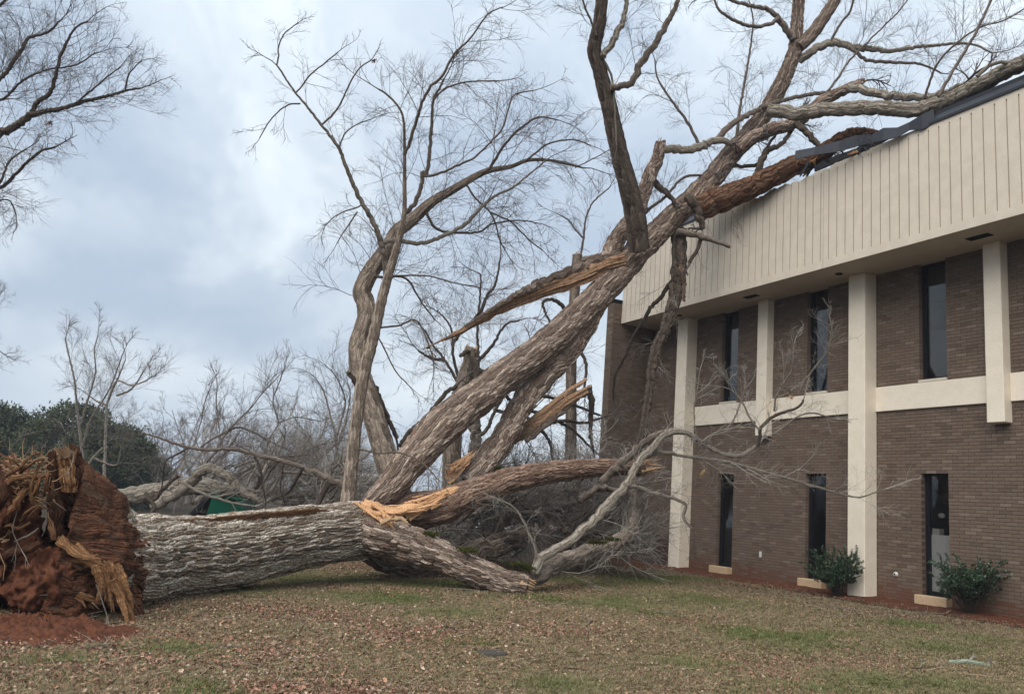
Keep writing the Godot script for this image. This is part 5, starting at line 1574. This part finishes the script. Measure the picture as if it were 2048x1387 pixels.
	for k in where.size():
		var src: Node3D = kinds[k % 5]
		var b: Node3D = src if k < 5 else src.duplicate()
		if k >= 5:
			b.name = named(self, "woodland_tree")
			add_child(b, true)
		var w: Array = where[k]
		var p := P(w[0], 1000, w[1])
		p.y = ground_at(p.x, p.z)
		b.position = p
		b.rotation.y = rng.randf() * TAU
		b.scale = Vector3.ONE * w[2] * rng.randf_range(0.9, 1.1)
		var place := "behind the end of the evergreen row"
		for z in [[300, "at the foot of the last evergreen"], [360, "above the second fallen trunk"], [430, "behind the green dumpster"], [520, "over the low branch tangle"], [600, "in the middle of the low bare woods"], [720, "near the small fan-crowned tree"], [930, "past the crooked upright limb"], [1070, "under the round twiggy crown"], [1150, "behind the broken plank"], [1230, "next to the blind brick wing wall"]]:
			if w[0] < z[0]:
				place = z[1]
				break
		var said: String = "%s %s bare tree %s" % ["small" if w[2] < 0.37 and k % 2 else "nearest thin" if w[1] < 56 else "nearer" if w[1] < 70 else ("mid-distance" if w[1] < 92 else "farthest"), words[k % 5], place]
		if seen_labels.has(said):
			said += (", the smaller of two" if w[2] / w[1] < seen_labels[said] else ", the larger of two")
		seen_labels[said] = w[2] / w[1]
		b.set_meta("label", said)
	slim_tree([[668, 985, 670, 930, 672, 880, 660, 830, 650, 790, 640, 768], [671, 880, 684, 835, 690, 800, 676, 760, 660, 738], [672, 900, 690, 850, 700, 790, 695, 765]], 40, "small bare tree with a fan crown beside the thin upright limb", 14)
	slim_tree([[628, 985, 632, 930, 634, 900, 640, 880], [633, 910, 626, 895], [634, 905, 640, 890]], 42, "short dead snag with a jagged top near the small bare tree", 15)
	# the round-crowned tree seen behind the leaning stem
	var rt := thing("bare_tree", P(940, 1000, 36), "bare tree with a round twiggy crown seen beneath the torn half stem", "tree")
	limb(rt, "trunk", [945, 1010, 946, 960, 950, 900, 952, 860, 945, 820, 930, 790], [36, 36], [26, 24, 22, 18], "grey", [], {})
	for q in [[950, 880, 975, 855, 990, 820, 1015, 780, 1040, 740, 1060, 690], [945, 825, 915, 765, 890, 720, 866, 690, 850, 660], [930, 795, 915, 750, 906, 710, 903, 660, 885, 630], [945, 830, 950, 780, 957, 720, 955, 660, 962, 560, 956, 545], [957, 720, 985, 690, 1010, 650, 1040, 640], [903, 690, 925, 660, 945, 640, 960, 620], [890, 720, 860, 715, 835, 700], [1015, 780, 1050, 770, 1080, 740], [955, 640, 975, 590, 990, 570, 1000, 520], [990, 820, 1040, 830, 1075, 810]]:
		limb(rt, "limb", q, [36, 35.5], [10, 7, 4], "dark", [2.6, 0.7, 1.9, 2, 0.05, 0.2])
	# houses
	house(P(752, 985, 74), 3.6, 2.5, 1.2, 8.0, "beige", "beige house with a white-edged gable seen past the upright limbs")
	house(P(1160, 985, 80), 6.0, 2.8, 1.6, 8.0, "tan", "tan house with a low brown roof behind the broken plank and twigs")
	house(P(1005, 1000, 60), 5.0, 2.6, 1.4, 7.0, "brown", "brown-roofed house with white eaves beside the parked white car")
	car(P(1035, 1030, 44))
	dumpster()


func slim_tree(lines: Array, d: float, label: String, sd: int) -> void:
	rng.seed = sd * 977
	var t := thing("bare_tree", P(lines[0][0], lines[0][1], d), label, "tree")
	for k in lines.size():
		limb(t, "trunk" if k == 0 else "limb", lines[k], [d, d], [8, 6, 3] if k == 0 else [6, 4, 2.5], "pale" if k == 0 else "grey", [1.6, 0.8, 2.4, 2, 0.15, 0.35 if k == 0 else 0.2], {"twig": "twig"})


func evergreen(at: Vector3, h: float, r: float, label: String) -> void:
	at.y = ground_at(at.x, at.z)
	var t := thing("evergreen_tree", at, label, "tree")
	var tr := Geo.new()
	tr.stick(PackedVector3Array([at - Vector3(0, 0.2, 0), at + Vector3(0.1, h * 0.4, 0), at + Vector3(0, h * 0.85, 0.1)]), 0.25, 0.05, 8)
	part("trunk", tr.mesh(M.dark.m), t)
	var g := Geo.new()
	# clumps spread through the crown, each a spray of leaves
	for k in 400:
		var f := pow(rng.randf(), 0.8)
		var an := rng.randf() * TAU
		var prof := sqrt(maxf(0.0, 1.0 - pow(absf(f - 0.42) / 0.6, 2.2)))
		var q := sqrt(rng.randf_range(0.25, 1.0)) * prof
		var c := at + Vector3(cos(an) * r * q, h * (0.06 + 0.92 * f), sin(an) * r * q)
		c += Vector3(patchy.get_noise_3d(c.x, c.y, c.z), patchy.get_noise_3d(c.y, c.z, c.x), 0) * 1.1
		var cr := rng.randf_range(0.35, 0.8)
		var tint := Color(0.034, 0.046, 0.022).lerp(Color(0.078, 0.090, 0.042), rng.randf())
		for m in 46:
			var d := Vector3(rng.randfn(), rng.randfn() * 0.7, rng.randfn()).normalized() * cr * pow(rng.randf(), 0.4)
			leaf(g, c + d, (d.normalized() + Vector3(rng.randfn(), rng.randfn() + 0.4, rng.randfn()) * 0.6).normalized(), rng.randf_range(0.16, 0.32), tint * rng.randf_range(0.8, 1.25))
	kind(part("crown", g.mesh(M.leaf, true), t), "stuff")


func leaf(g: Geo, p: Vector3, d: Vector3, l: float, tint: Color) -> void:
	var s := d.cross(Vector3(0.3, 0.9, -0.2) + Vector3(rng.randfn(), rng.randfn(), rng.randfn()) * 0.5).normalized() * l * 0.24
	var up := s.cross(d).normalized() * l * 0.10
	var a := p
	var b := p + d * l * 0.45 + s + up
	var c := p + d * l
	var e := p + d * l * 0.45 - s + up
	var k := g.v.size()
	var nn := (c - a).cross(s).normalized()
	for q in [a, b, c, e]:
		g.v.append(q)
		g.n.append(nn)
		g.t.append(Vector2.ZERO)
		g.c.append(tint)
	g.i.append_array([k, k + 1, k + 2, k, k + 2, k + 3])


func house(at: Vector3, w: float, wall_h: float, gable: float, depth: float, tone: String, label: String) -> void:
	at.y = ground_at(at.x, at.z) - 0.1
	var t := thing("house", at, label, "house")
	var fx := Vector3(rgt.x, 0, rgt.z).normalized()
	var fz := Vector3(-fwd.x, 0, -fwd.z).normalized()
	var ang := -0.6 if tone == "beige" else -0.35
	var ex := fx * cos(ang) + fz * sin(ang)
	var ez := fz * cos(ang) - fx * sin(ang)
	var q := func(x: float, y: float, z: float) -> Vector3: return at + ex * x + Vector3.UP * y + ez * z
	var hw := w / 2
	var g := Geo.new()
	g.quad(q.call(-hw, 0, 0), q.call(hw, 0, 0), q.call(hw, wall_h, 0), q.call(-hw, wall_h, 0))
	g.tri(q.call(-hw, wall_h, 0), q.call(hw, wall_h, 0), q.call(0, wall_h + gable, 0))
	g.quad(q.call(hw, 0, 0), q.call(hw, 0, -depth), q.call(hw, wall_h, -depth), q.call(hw, wall_h, 0))
	g.quad(q.call(-hw, 0, -depth), q.call(-hw, 0, 0), q.call(-hw, wall_h, 0), q.call(-hw, wall_h, -depth))
	g.quad(q.call(hw, 0, -depth), q.call(-hw, 0, -depth), q.call(-hw, wall_h, -depth), q.call(hw, wall_h, -depth))
	g.tri(q.call(hw, wall_h, -depth), q.call(-hw, wall_h, -depth), q.call(0, wall_h + gable, -depth))
	var cols := {"beige": [lin(0.34, 0.29, 0.22), lin(0.55, 0.53, 0.48)], "tan": [lin(0.42, 0.32, 0.22), lin(0.36, 0.27, 0.20)], "brown": [lin(0.25, 0.20, 0.16), lin(0.20, 0.13, 0.10)]}
	part("wall", g.mesh(mat(cols[tone][0])), t)
	for s in [-1.0, 1.0]:
		var r := Geo.new()
		var k := 0.25
		var a: Vector3 = q.call(s * (hw + k), wall_h - k * gable / hw, 0.3)
		var b: Vector3 = q.call(0, wall_h + gable, 0.3)
		var c: Vector3 = q.call(0, wall_h + gable, -depth - 0.3)
		var d: Vector3 = q.call(s * (hw + k), wall_h - k * gable / hw, -depth - 0.3)
		var up := Vector3.UP * 0.16
		r.quad(a + up, b + up, c + up, d + up)
		r.quad(a, d, c, b)
		r.quad(a, b, b + up, a + up)
		r.quad(d, a, a + up, d + up)
		var roof := part("roof", r.mesh(mat(cols[tone][1], 0.9)), t)
		var e := Geo.new()
		var f := ez * 0.03
		e.quad(a + f - up * 0.3, b + f - up * 0.3, b + f + up, a + f + up)
		e.quad(a - f - up * 0.3, b - f - up * 0.3, b - f + up, a - f + up)
		part("barge_board", e.mesh(M.white), roof)


func car(at: Vector3) -> void:
	at.y = ground_at(at.x, at.z)
	var t := thing("parked_car", at, "white parked car with a red tail lamp seen through the brush heap", "car")
	var ex := Vector3(rgt.x, 0, rgt.z).normalized()
	var ez := Vector3(-fwd.x, 0, -fwd.z).normalized()
	var ang := 0.5
	var ax := ex * cos(ang) + ez * sin(ang)
	var az := ez * cos(ang) - ex * sin(ang)
	var q := func(x: float, y: float, z: float) -> Vector3: return at + ax * x + Vector3.UP * y + az * z
	# body: cross-sections along the length, a lower hull and a glasshouse
	var hull := Geo.new()
	var rings := []
	for s in [[-2.25, 0.45, 0.70, 0.72], [-2.15, 0.30, 0.86, 0.82], [-1.4, 0.25, 0.95, 0.88], [0.0, 0.24, 0.96, 0.90], [1.3, 0.25, 1.0, 0.88], [2.1, 0.30, 0.98, 0.82], [2.25, 0.45, 0.85, 0.74]]:
		var ring := PackedVector3Array()
		for k in 13:
			var an := TAU * (k % 12) / 12
			var cy: float = (s[1] + s[2]) / 2
			ring.append(q.call(s[0], cy + clampf(sin(an) * 1.3, -1, 1) * (s[2] - s[1]) / 2, clampf(cos(an) * 1.25, -1, 1) * s[3]))
		rings.append(ring)
	hull.skin(rings, func(a: int, s: int) -> Vector2: return Vector2(s, a))
	for e in [0, rings.size() - 1]:
		for k in range(1, 11):
			hull.tri(rings[e][0], rings[e][k], rings[e][k + 1])
	part("body", hull.mesh(mat(lin(0.62, 0.62, 0.63), 0.25)), t)
	var top := Geo.new()
	var c := [q.call(-1.5, 0.95, 0.78), q.call(-0.7, 1.42, 0.60), q.call(0.75, 1.45, 0.60), q.call(1.7, 0.98, 0.78)]
	var d := [q.call(-1.5, 0.95, -0.78), q.call(-0.7, 1.42, -0.60), q.call(0.75, 1.45, -0.60), q.call(1.7, 0.98, -0.78)]
	top.quad(c[0], c[3], c[2], c[1])
	top.quad(d[3], d[0], d[1], d[2])
	top.quad(c[3], d[3], d[2], c[2])
	top.quad(d[0], c[0], c[1], d[1])
	part("windscreen", top.mesh(mat(lin(0.10, 0.13, 0.13), 0.08)), t)
	var rf := Geo.new()
	var u := Vector3.UP * 0.03
	rf.quad(c[1] + u, c[2] + u, d[2] + u, d[1] + u)
	rf.quad(c[1] - u, c[2] - u, c[2] + u, c[1] + u)
	rf.quad(c[2] - u, d[2] - u, d[2] + u, c[2] + u)
	part("roof", rf.mesh(mat(lin(0.62, 0.62, 0.63), 0.25)), t)
	for s in [-0.6, 0.6]:
		var l := Geo.new()
		l.stick(PackedVector3Array([q.call(2.2, 0.78, s - 0.12), q.call(2.22, 0.78, s + 0.12)]), 0.1, 0.1, 8)
		part("tail_lamp", l.mesh(mat(lin(0.4, 0.02, 0.02), 0.3)), t)
	for s in [[-1.35, 0.8], [1.35, 0.8], [-1.35, -0.8], [1.35, -0.8]]:
		var wg := Geo.new()
		wg.stick(PackedVector3Array([q.call(s[0], 0.32, s[1] - 0.1), q.call(s[0], 0.32, s[1] + 0.1)]), 0.32, 0.32, 18)
		var w := part("wheel", wg.mesh(M.black), t)
		var hg := Geo.new()
		hg.stick(PackedVector3Array([q.call(s[0], 0.32, s[1] - 0.11), q.call(s[0], 0.32, s[1] + 0.11)]), 0.19, 0.19, 14)
		part("rim", hg.mesh(M.metal), w)


func dumpster() -> void:
	var at := P(428, 1040, 25.5)
	at.y = ground_at(at.x, at.z)
	var t := thing("dumpster", at, "green steel dumpster tipped over with black lids behind the oak trunk", "dumpster")
	var green := mat(lin(0.012, 0.12, 0.075), 0.45)
	# a tipped box with sloping front; corners placed where they stand, real depth behind
	var back := Vector3(fwd.x, 0, fwd.z).normalized() * 1.4
	var a := P(372, 1042, 25.0)
	var b := P(424, 992, 25.0)
	var c := P(486, 999, 25.4)
	var d := P(482, 1060, 25.3)
	var e := P(400, 1070, 25.0)
	var g := Geo.new()
	g.quad(e, d, c, b)
	g.quad(d, d + back, c + back, c)
	g.quad(b, c, c + back, b + back)
	g.quad(e + back, e, b, b + back)
	g.quad(d + back, e + back, b + back, c + back)
	part("body", g.mesh(green), t)
	var rim := Geo.new()
	rim.stick(PackedVector3Array([b, (b + c) / 2, c]), 0.045, 0.045, 6)
	rim.stick(PackedVector3Array([c, (c + d) / 2, d]), 0.04, 0.04, 6)
	part("rim", rim.mesh(green), t)
	for k in 2:
		var l := Geo.new()
		var o := back * (0.5 * k)
		var h := back * 0.48
		var th := (P(360, 1030, 25) - P(372, 1042, 25)).normalized() * 0.1
		l.quad(a + o, b + o, b + o + th, a + o + th)
		l.quad(a + o + th, b + o + th, b + o + h + th, a + o + h + th)
		l.quad(a + o + h, a + o, a + o + th, a + o + h + th)
		l.quad(b + o, b + o + h, b + o + h + th, b + o + th)
		l.quad(b + o, a + o, a + o + h, b + o + h)
		var lid := part("lid", l.mesh(mat(lin(0.02, 0.02, 0.023), 0.4)), t)
		for j in 3:
			var rb := Geo.new()
			var s := h * (0.15 + 0.35 * j) + o + th * 1.02
			rb.stick(PackedVector3Array([a + s, (a + b) / 2 + s, b + s]), 0.03, 0.03, 5)
			part("rib", rb.mesh(M.metal), lid)


# ---------------------------------------------------------------- what covers the lawn
func leaf_mesh(lobes: int, curl: float) -> ArrayMesh:   # a dry leaf 1 long: a lobed outline folded along its rib
	var g := Geo.new()
	var n := lobes * 2 + 1
	var l := []
	var r := []
	var m := []
	for k in n + 1:
		var f := float(k) / n
		var w := sin(PI * minf(f * 1.02, 1.0)) * 0.34 * (1.0 if k % 2 else 0.55) + 0.02
		var y := curl * (f - 0.5) * (f - 0.5)
		m.append(Vector3(0, y, f - 0.5))
		l.append(Vector3(-w, y + curl * 0.7 * w + (0.05 if k % 3 else -0.04), f - 0.5))
		r.append(Vector3(w, y + curl * 0.5 * w, f - 0.5 + 0.03))
	for k in n:
		g.quad(l[k], m[k], m[k + 1], l[k + 1])
		g.quad(m[k], r[k], r[k + 1], m[k + 1])
	return g.mesh(M.leaf)


func scatter(called: String, mesh: Mesh, list: Array) -> void:
	var mm := MultiMesh.new()
	mm.transform_format = MultiMesh.TRANSFORM_3D
	mm.use_colors = true
	mm.mesh = mesh
	mm.instance_count = list.size()
	for k in list.size():
		mm.set_instance_transform(k, list[k][0])
		mm.set_instance_color(k, list[k][1])
	var o := MultiMeshInstance3D.new()
	o.name = named(self, called)
	o.multimesh = mm
	add_child(o, true)
	kind(o, "stuff")


func lawn_cover() -> void:
	rng.seed = 77
	var soil := on_ground(70, 1262)
	var green := noise(41, 0.22, FastNoiseLite.TYPE_SIMPLEX_SMOOTH, 3)
	var drift := noise(43, 0.30, FastNoiseLite.TYPE_SIMPLEX_SMOOTH, 3)
	var lists := [[], [], []]
	var blades := []
	var right := Vector3(rgt.x, 0, rgt.z).normalized()
	var ahead := Vector3(fwd.x, 0, fwd.z).normalized()
	var greens := []
	for g in [[745, 1198, 0.9], [600, 1160, 1.2], [470, 1180, 0.8], [690, 1165, 1.0], [1150, 1165, 1.3], [1290, 1160, 1.2], [1400, 1200, 1.0], [1230, 1210, 0.8], [120, 1325, 0.35], [350, 1300, 0.5], [1600, 1290, 0.7], [1880, 1300, 0.6], [1960, 1280, 0.5], [1380, 1330, 0.5], [900, 1230, 0.6], [1750, 1370, 0.6], [1120, 1378, 0.4], [1900, 1375, 0.5]]:
		greens.append([on_ground(g[0], g[1]), g[2]])
	for k in 330000:
		# points spread over the lawn in view, denser near the viewer
		var d := lerpf(5.0, 24.0, pow(rng.randf(), 1.25))
		var s := rng.randf_range(-0.68, 0.68) * d
		var q := eye + ahead * d + right * s
		if q.z < 0.4 and q.x > LEFT * S - 0.3:
			continue
		var gy := ground_at(q.x, q.z)
		var clay := Vector2(q.x - soil.x, q.z - soil.z).length()
		var gn := green.get_noise_2d(q.x, q.z)
		var dn := drift.get_noise_2d(q.x, q.z)
		var side := clampf((s / d + 0.1) * 1.4, 0, 1)               # red-brown oak leaves near the tree, straw-coloured litter nearer the building
		var leafy := 0.50 + 0.55 * dn - 0.14 * side
		if clay < 1.05:
			leafy = 0.22
		leafy += 0.3 * smoothstep(5.2, 2.6, q.z + dn * 2.0) * smoothstep(-12.0, -6.0, q.x)
		if q.z < 1.5 and q.x > -8.0:
			leafy = 0.36
		var spot := 0.0
		for g in greens:
			spot = maxf(spot, exp(-Vector2((q.x - g[0].x) / g[1], (q.z - g[0].z) / g[1]).length_squared()))
		leafy -= 0.4 * spot
		if rng.randf() < leafy:
			var c := Color(0.255, 0.145, 0.095).lerp(Color(0.36, 0.235, 0.155), rng.randf())
			var u := rng.randf()
			if u < 0.22:
				c = Color(0.17, 0.10, 0.075)
			elif u < 0.34:
				c = Color(0.46, 0.35, 0.27)
			if rng.randf() < side * 0.8:
				c = c.lerp(Color(0.34, 0.24, 0.145), 0.7)
			var mulch := smoothstep(5.2, 2.6, q.z + dn * 2.0) * smoothstep(-12.0, -6.0, q.x)
			if rng.randf() < mulch:
				c = Color(0.15, 0.105, 0.075).lerp(Color(0.26, 0.185, 0.13), rng.randf())
			if dn > 0.3 and rng.randf() < 0.4:
				c = Color(0.31, 0.165, 0.12)
			c *= rng.randf_range(0.6, 1.35)
			c.a = 1.0
			var z := rng.randf_range(0.018, 0.052) * (1.0 if rng.randf() < 0.85 else 1.4) * lerpf(1.0, 0.75, side)
			var b := Basis.from_euler(Vector3(rng.randfn() * 0.5, rng.randf() * TAU, rng.randfn() * 0.55)).scaled(Vector3(z * lerpf(1.0, 0.5, side), z, z * lerpf(1.0, 1.15, side)))
			lists[k % 3].append([Transform3D(b, Vector3(q.x, gy + rng.randf_range(0.008, 0.04), q.z)), c])
		elif clay > 1.05 and not (q.z < 1.3 and q.x > -8.0):
			var lush := maxf(smoothstep(0.12, 0.5, gn), spot * 0.75)
			var c := Color(0.20, 0.155, 0.085).lerp(Color(0.30, 0.235, 0.15), rng.randf()).lerp(Color(0.09, 0.13, 0.032), lush * rng.randf_range(0.5, 1.0))
			if rng.randf() < 0.22:
				c = c.lerp(Color(0.11, 0.135, 0.045), 0.75)
			c.a = 1.0
			var h := rng.randf_range(0.025, 0.055) * (1.0 + 0.5 * lush)
			var b := Basis.from_euler(Vector3(rng.randfn() * 0.2, rng.randf() * TAU, rng.randfn() * 0.2)).scaled(Vector3(0.07, h, 0.07))
			blades.append([Transform3D(b, Vector3(q.x, gy - 0.002, q.z)), c])
	var shapes := [leaf_mesh(3, 0.7), leaf_mesh(2, -0.5), leaf_mesh(4, 1.3)]
	for k in 3:
		scatter("leaf_litter", shapes[k], lists[k])
	var g := Geo.new()
	for k in 16:
		var an := rng.randf() * TAU
		var p := Vector3(rng.randf_range(-0.6, 0.6), 0, rng.randf_range(-0.6, 0.6))
		var lean := Vector3(cos(an), 0, sin(an)) * rng.randf_range(0.2, 0.9)
		var w := Vector3(-sin(an), 0, cos(an)) * 0.045
		var tip := p + lean + Vector3(0, rng.randf_range(0.5, 1.1), 0)
		var mid := p + lean * 0.35 + Vector3(0, 0.55, 0)
		g.quad(p - w, p + w, mid + w * 0.8, mid - w * 0.8)
		g.tri(mid - w * 0.8, mid + w * 0.8, tip)
	scatter("grass", g.mesh(M.leaf), blades)


func small_things() -> void:
	rng.seed = 4242
	shrub(F(0.1, 0.0, 0.72), 0.95, 0.42, "dark green holly shrub in front of the near column")
	shrub(F(2.60, 0.0, 0.40), 1.0, 0.5, "larger round holly shrub beside the window with the white board")
	# sticks on the lawn
	var sticks := [[[1902, 1330, 1935, 1332, 1978, 1336], 11, "lichen", "thick lichen-green broken stick lying near the lower corner of the lawn"], [[570, 1300, 582, 1285, 596, 1270, 606, 1258], 3, "oldwood", "straw-coloured stalk standing out of the leaf litter"], [[880, 1258, 900, 1262, 912, 1268], 4, "dark", "short dark twig lying in the reddish leaves"], [[1655, 1216, 1690, 1222, 1740, 1228], 3, "pale", "long pale twig lying beside the clay bed"], [[1808, 1232, 1850, 1231, 1892, 1230], 3, "pale", "straight pale twig on the edge of the clay by the shrub"], [[1318, 1228, 1345, 1230, 1372, 1226], 3, "pale", "bent pale twig on the grass near the far column"], [[880, 1180, 925, 1184, 970, 1186, 1000, 1184], 4, "grey", "long grey stick lying before the snapped low limb"], [[818, 1155, 850, 1148, 900, 1140], 6, "grey", "grey split stick in the shade of the low limb"], [[1810, 1340, 1840, 1344, 1872, 1338], 3, "red", "reddish curved twig left of the lichen stick"], [[50, 1238, 110, 1236, 170, 1243], 3, "oldwood", "long straw root lying on the thrown red soil"], [[172, 1303, 200, 1300, 225, 1304], 4, "pale", "pale stick at the edge of the thrown soil"], [[1165, 1262, 1180, 1250, 1192, 1240], 3, "pale", "small pale stalk leaning in the middle of the lawn"], [[410, 1302, 440, 1303, 460, 1300], 3, "grey", "grey twig crossing the leaves before the oak trunk"], [[1110, 1342, 1150, 1346, 1195, 1350], 3, "red", "brown twig half buried in the near grass"]]
	for s in sticks:
		var pts: Array = s[0]
		var n: int = pts.size() / 2
		var p := PackedVector3Array()
		var r := PackedFloat32Array()
		for k in n:
			var q := on_ground(pts[k * 2], pts[k * 2 + 1])
			q.y += 0.03 + 0.02 * (k % 2)
			p.append(q)
			r.append(s[1] * 0.5 * (q - eye).dot(fwd) / FOCAL * (1.0 - 0.3 * k / n))
		var t := thing("stick", p[0], s[3], "stick", "sticks lying on the lawn")
		var g := Geo.new()
		stem(g, smooth_line(p, r, 0.03, 0.35, limb_no), 7, 0.3, 0.0, 0.18, M[s[2]].h, limb_no)
		limb_no += 1
		part("stem", g.mesh(M[s[2]].m), t)
		var tg := Geo.new()
		for k in 2:
			twig(tg, p[n - 1 - k], aside((p[n - 1] - p[0]).normalized(), 0.7), 0.12, r[n - 1] * 0.6, 1, 0.1)
		kind(part("twig", tg.mesh(M.twig_pale), t), "stuff")
	# small litter of twigs that nobody would count
	var lt := Geo.new()
	for k in 3800:
		var q := on_ground(rng.randf_range(20, 2040), lerpf(1150, 1385, rng.randf()))
		if q.z < 0.3 and q.x > LEFT * S:
			continue
		var an := rng.randf() * TAU
		lt.stick(bent(q + Vector3(0, 0.025, 0), Vector3(cos(an), rng.randf_range(-0.05, 0.12), sin(an)), rng.randf_range(0.05, 0.3) * (1.5 if k % 9 == 0 else 1.0), 3, 0.15), rng.randf_range(0.002, 0.0045), 0.0015, 3, Color(0.36, 0.285, 0.20) * rng.randf_range(0.3, 1.3))
	kind(part("twig_litter", lt.mesh(M.leaf, true), self), "stuff")
	# utility cover sunk in the lawn
	var at := on_ground(985, 1312)
	var u := thing("utility_cover", at, "round grey utility cover half buried in leaves on the lawn", "cover")
	var cy := CylinderMesh.new()
	cy.top_radius = 0.16
	cy.bottom_radius = 0.17
	cy.height = 0.06
	cy.radial_segments = 28
	var cm := part("lid", cy, u, rough_mat(371, Color(0.27, 0.25, 0.235), Color(0.34, 0.32, 0.30), Color(0.22, 0.20, 0.19), 0.05, 0.3, 0.5))
	cm.position = Vector3(0, 0.02, 0)
	var ring := TorusMesh.new()
	ring.inner_radius = 0.13
	ring.outer_radius = 0.145
	var rr := part("ring", ring, u, cm.material_override)
	rr.position = Vector3(0, 0.046, 0)
	# clusters of dead leaves still on twigs
	for q in [[748, 118, 17.6, 0.10, Color(0.16, 0.09, 0.07), "small cluster of dead brown leaves on the tip of the long thin branch"], [1581, 788, 17.4, 0.11, Color(0.34, 0.22, 0.13), "tan dead leaves hanging on a twig before the spandrel band"], [1405, 945, 17.5, 0.13, Color(0.36, 0.26, 0.14), "yellowish dead leaves hanging by the far column"], [98, 246, 21.4, 0.12, Color(0.18, 0.10, 0.07), "two dead leaves on the standing tree beneath its bough"], [862, 708, 17.6, 0.12, Color(0.20, 0.12, 0.09), "curled dead leaf hanging under the torn half stem"]]:
		var g := Geo.new()
		var c := P(q[0], q[1], q[2])
		for k in 9:
			leaf(g, c + Vector3(rng.randfn(), rng.randfn(), rng.randfn()) * q[3] * 0.35, Vector3(rng.randfn(), -0.8 + rng.randfn() * 0.6, rng.randfn()).normalized(), q[3], q[4] * rng.randf_range(0.7, 1.3))
		tag(part("dead_leaf_cluster", g.mesh(M.leaf, true), self), q[5], "leaves")


func shrub(at: Vector3, h: float, r: float, label: String) -> void:
	at.y = ground_at(at.x, at.z) + 0.03
	var t := thing("holly_shrub", at, label, "shrub", "holly shrubs along the wall")
	var st := Geo.new()
	var g := Geo.new()
	for k in 60:
		var an := rng.randf() * TAU
		var d := Vector3(cos(an) * rng.randf_range(0.05, 0.62), rng.randf_range(0.6, 1.5), sin(an) * rng.randf_range(0.05, 0.62) + 0.05).normalized()
		var l := h * rng.randf_range(0.55, 1.02) * (0.75 + 0.25 * d.y)
		var line := bent(at + Vector3(cos(an), 0, sin(an)) * 0.06, d, l, 6, 0.16)
		st.stick(line, 0.009, 0.003, 5)
		for s in 5:
			var tip := bent(line[2 + s % 5], aside((line[5] - line[2]).normalized(), 0.7), l * 0.28, 3, 0.2)
			if s > 0:
				st.stick(tip, 0.004, 0.002, 3)
			var way: PackedVector3Array = tip if s > 0 else line
			for m in 34:
				var f := rng.randf_range(0.3 if s > 0 else 0.5, 1.0) * (way.size() - 1)
				var a := mini(int(f), way.size() - 2)
				var p := way[a].lerp(way[a + 1], f - a)
				var dd := aside((way[a + 1] - way[a]).normalized(), rng.randf_range(0.6, 1.3))
				leaf(g, p, dd, rng.randf_range(0.035, 0.06), Color(0.026, 0.056, 0.028).lerp(Color(0.06, 0.098, 0.055), rng.randf()))
	part("stem", st.mesh(M.dark.m), t)
	kind(part("foliage", g.mesh(M.holly, true), t), "stuff")
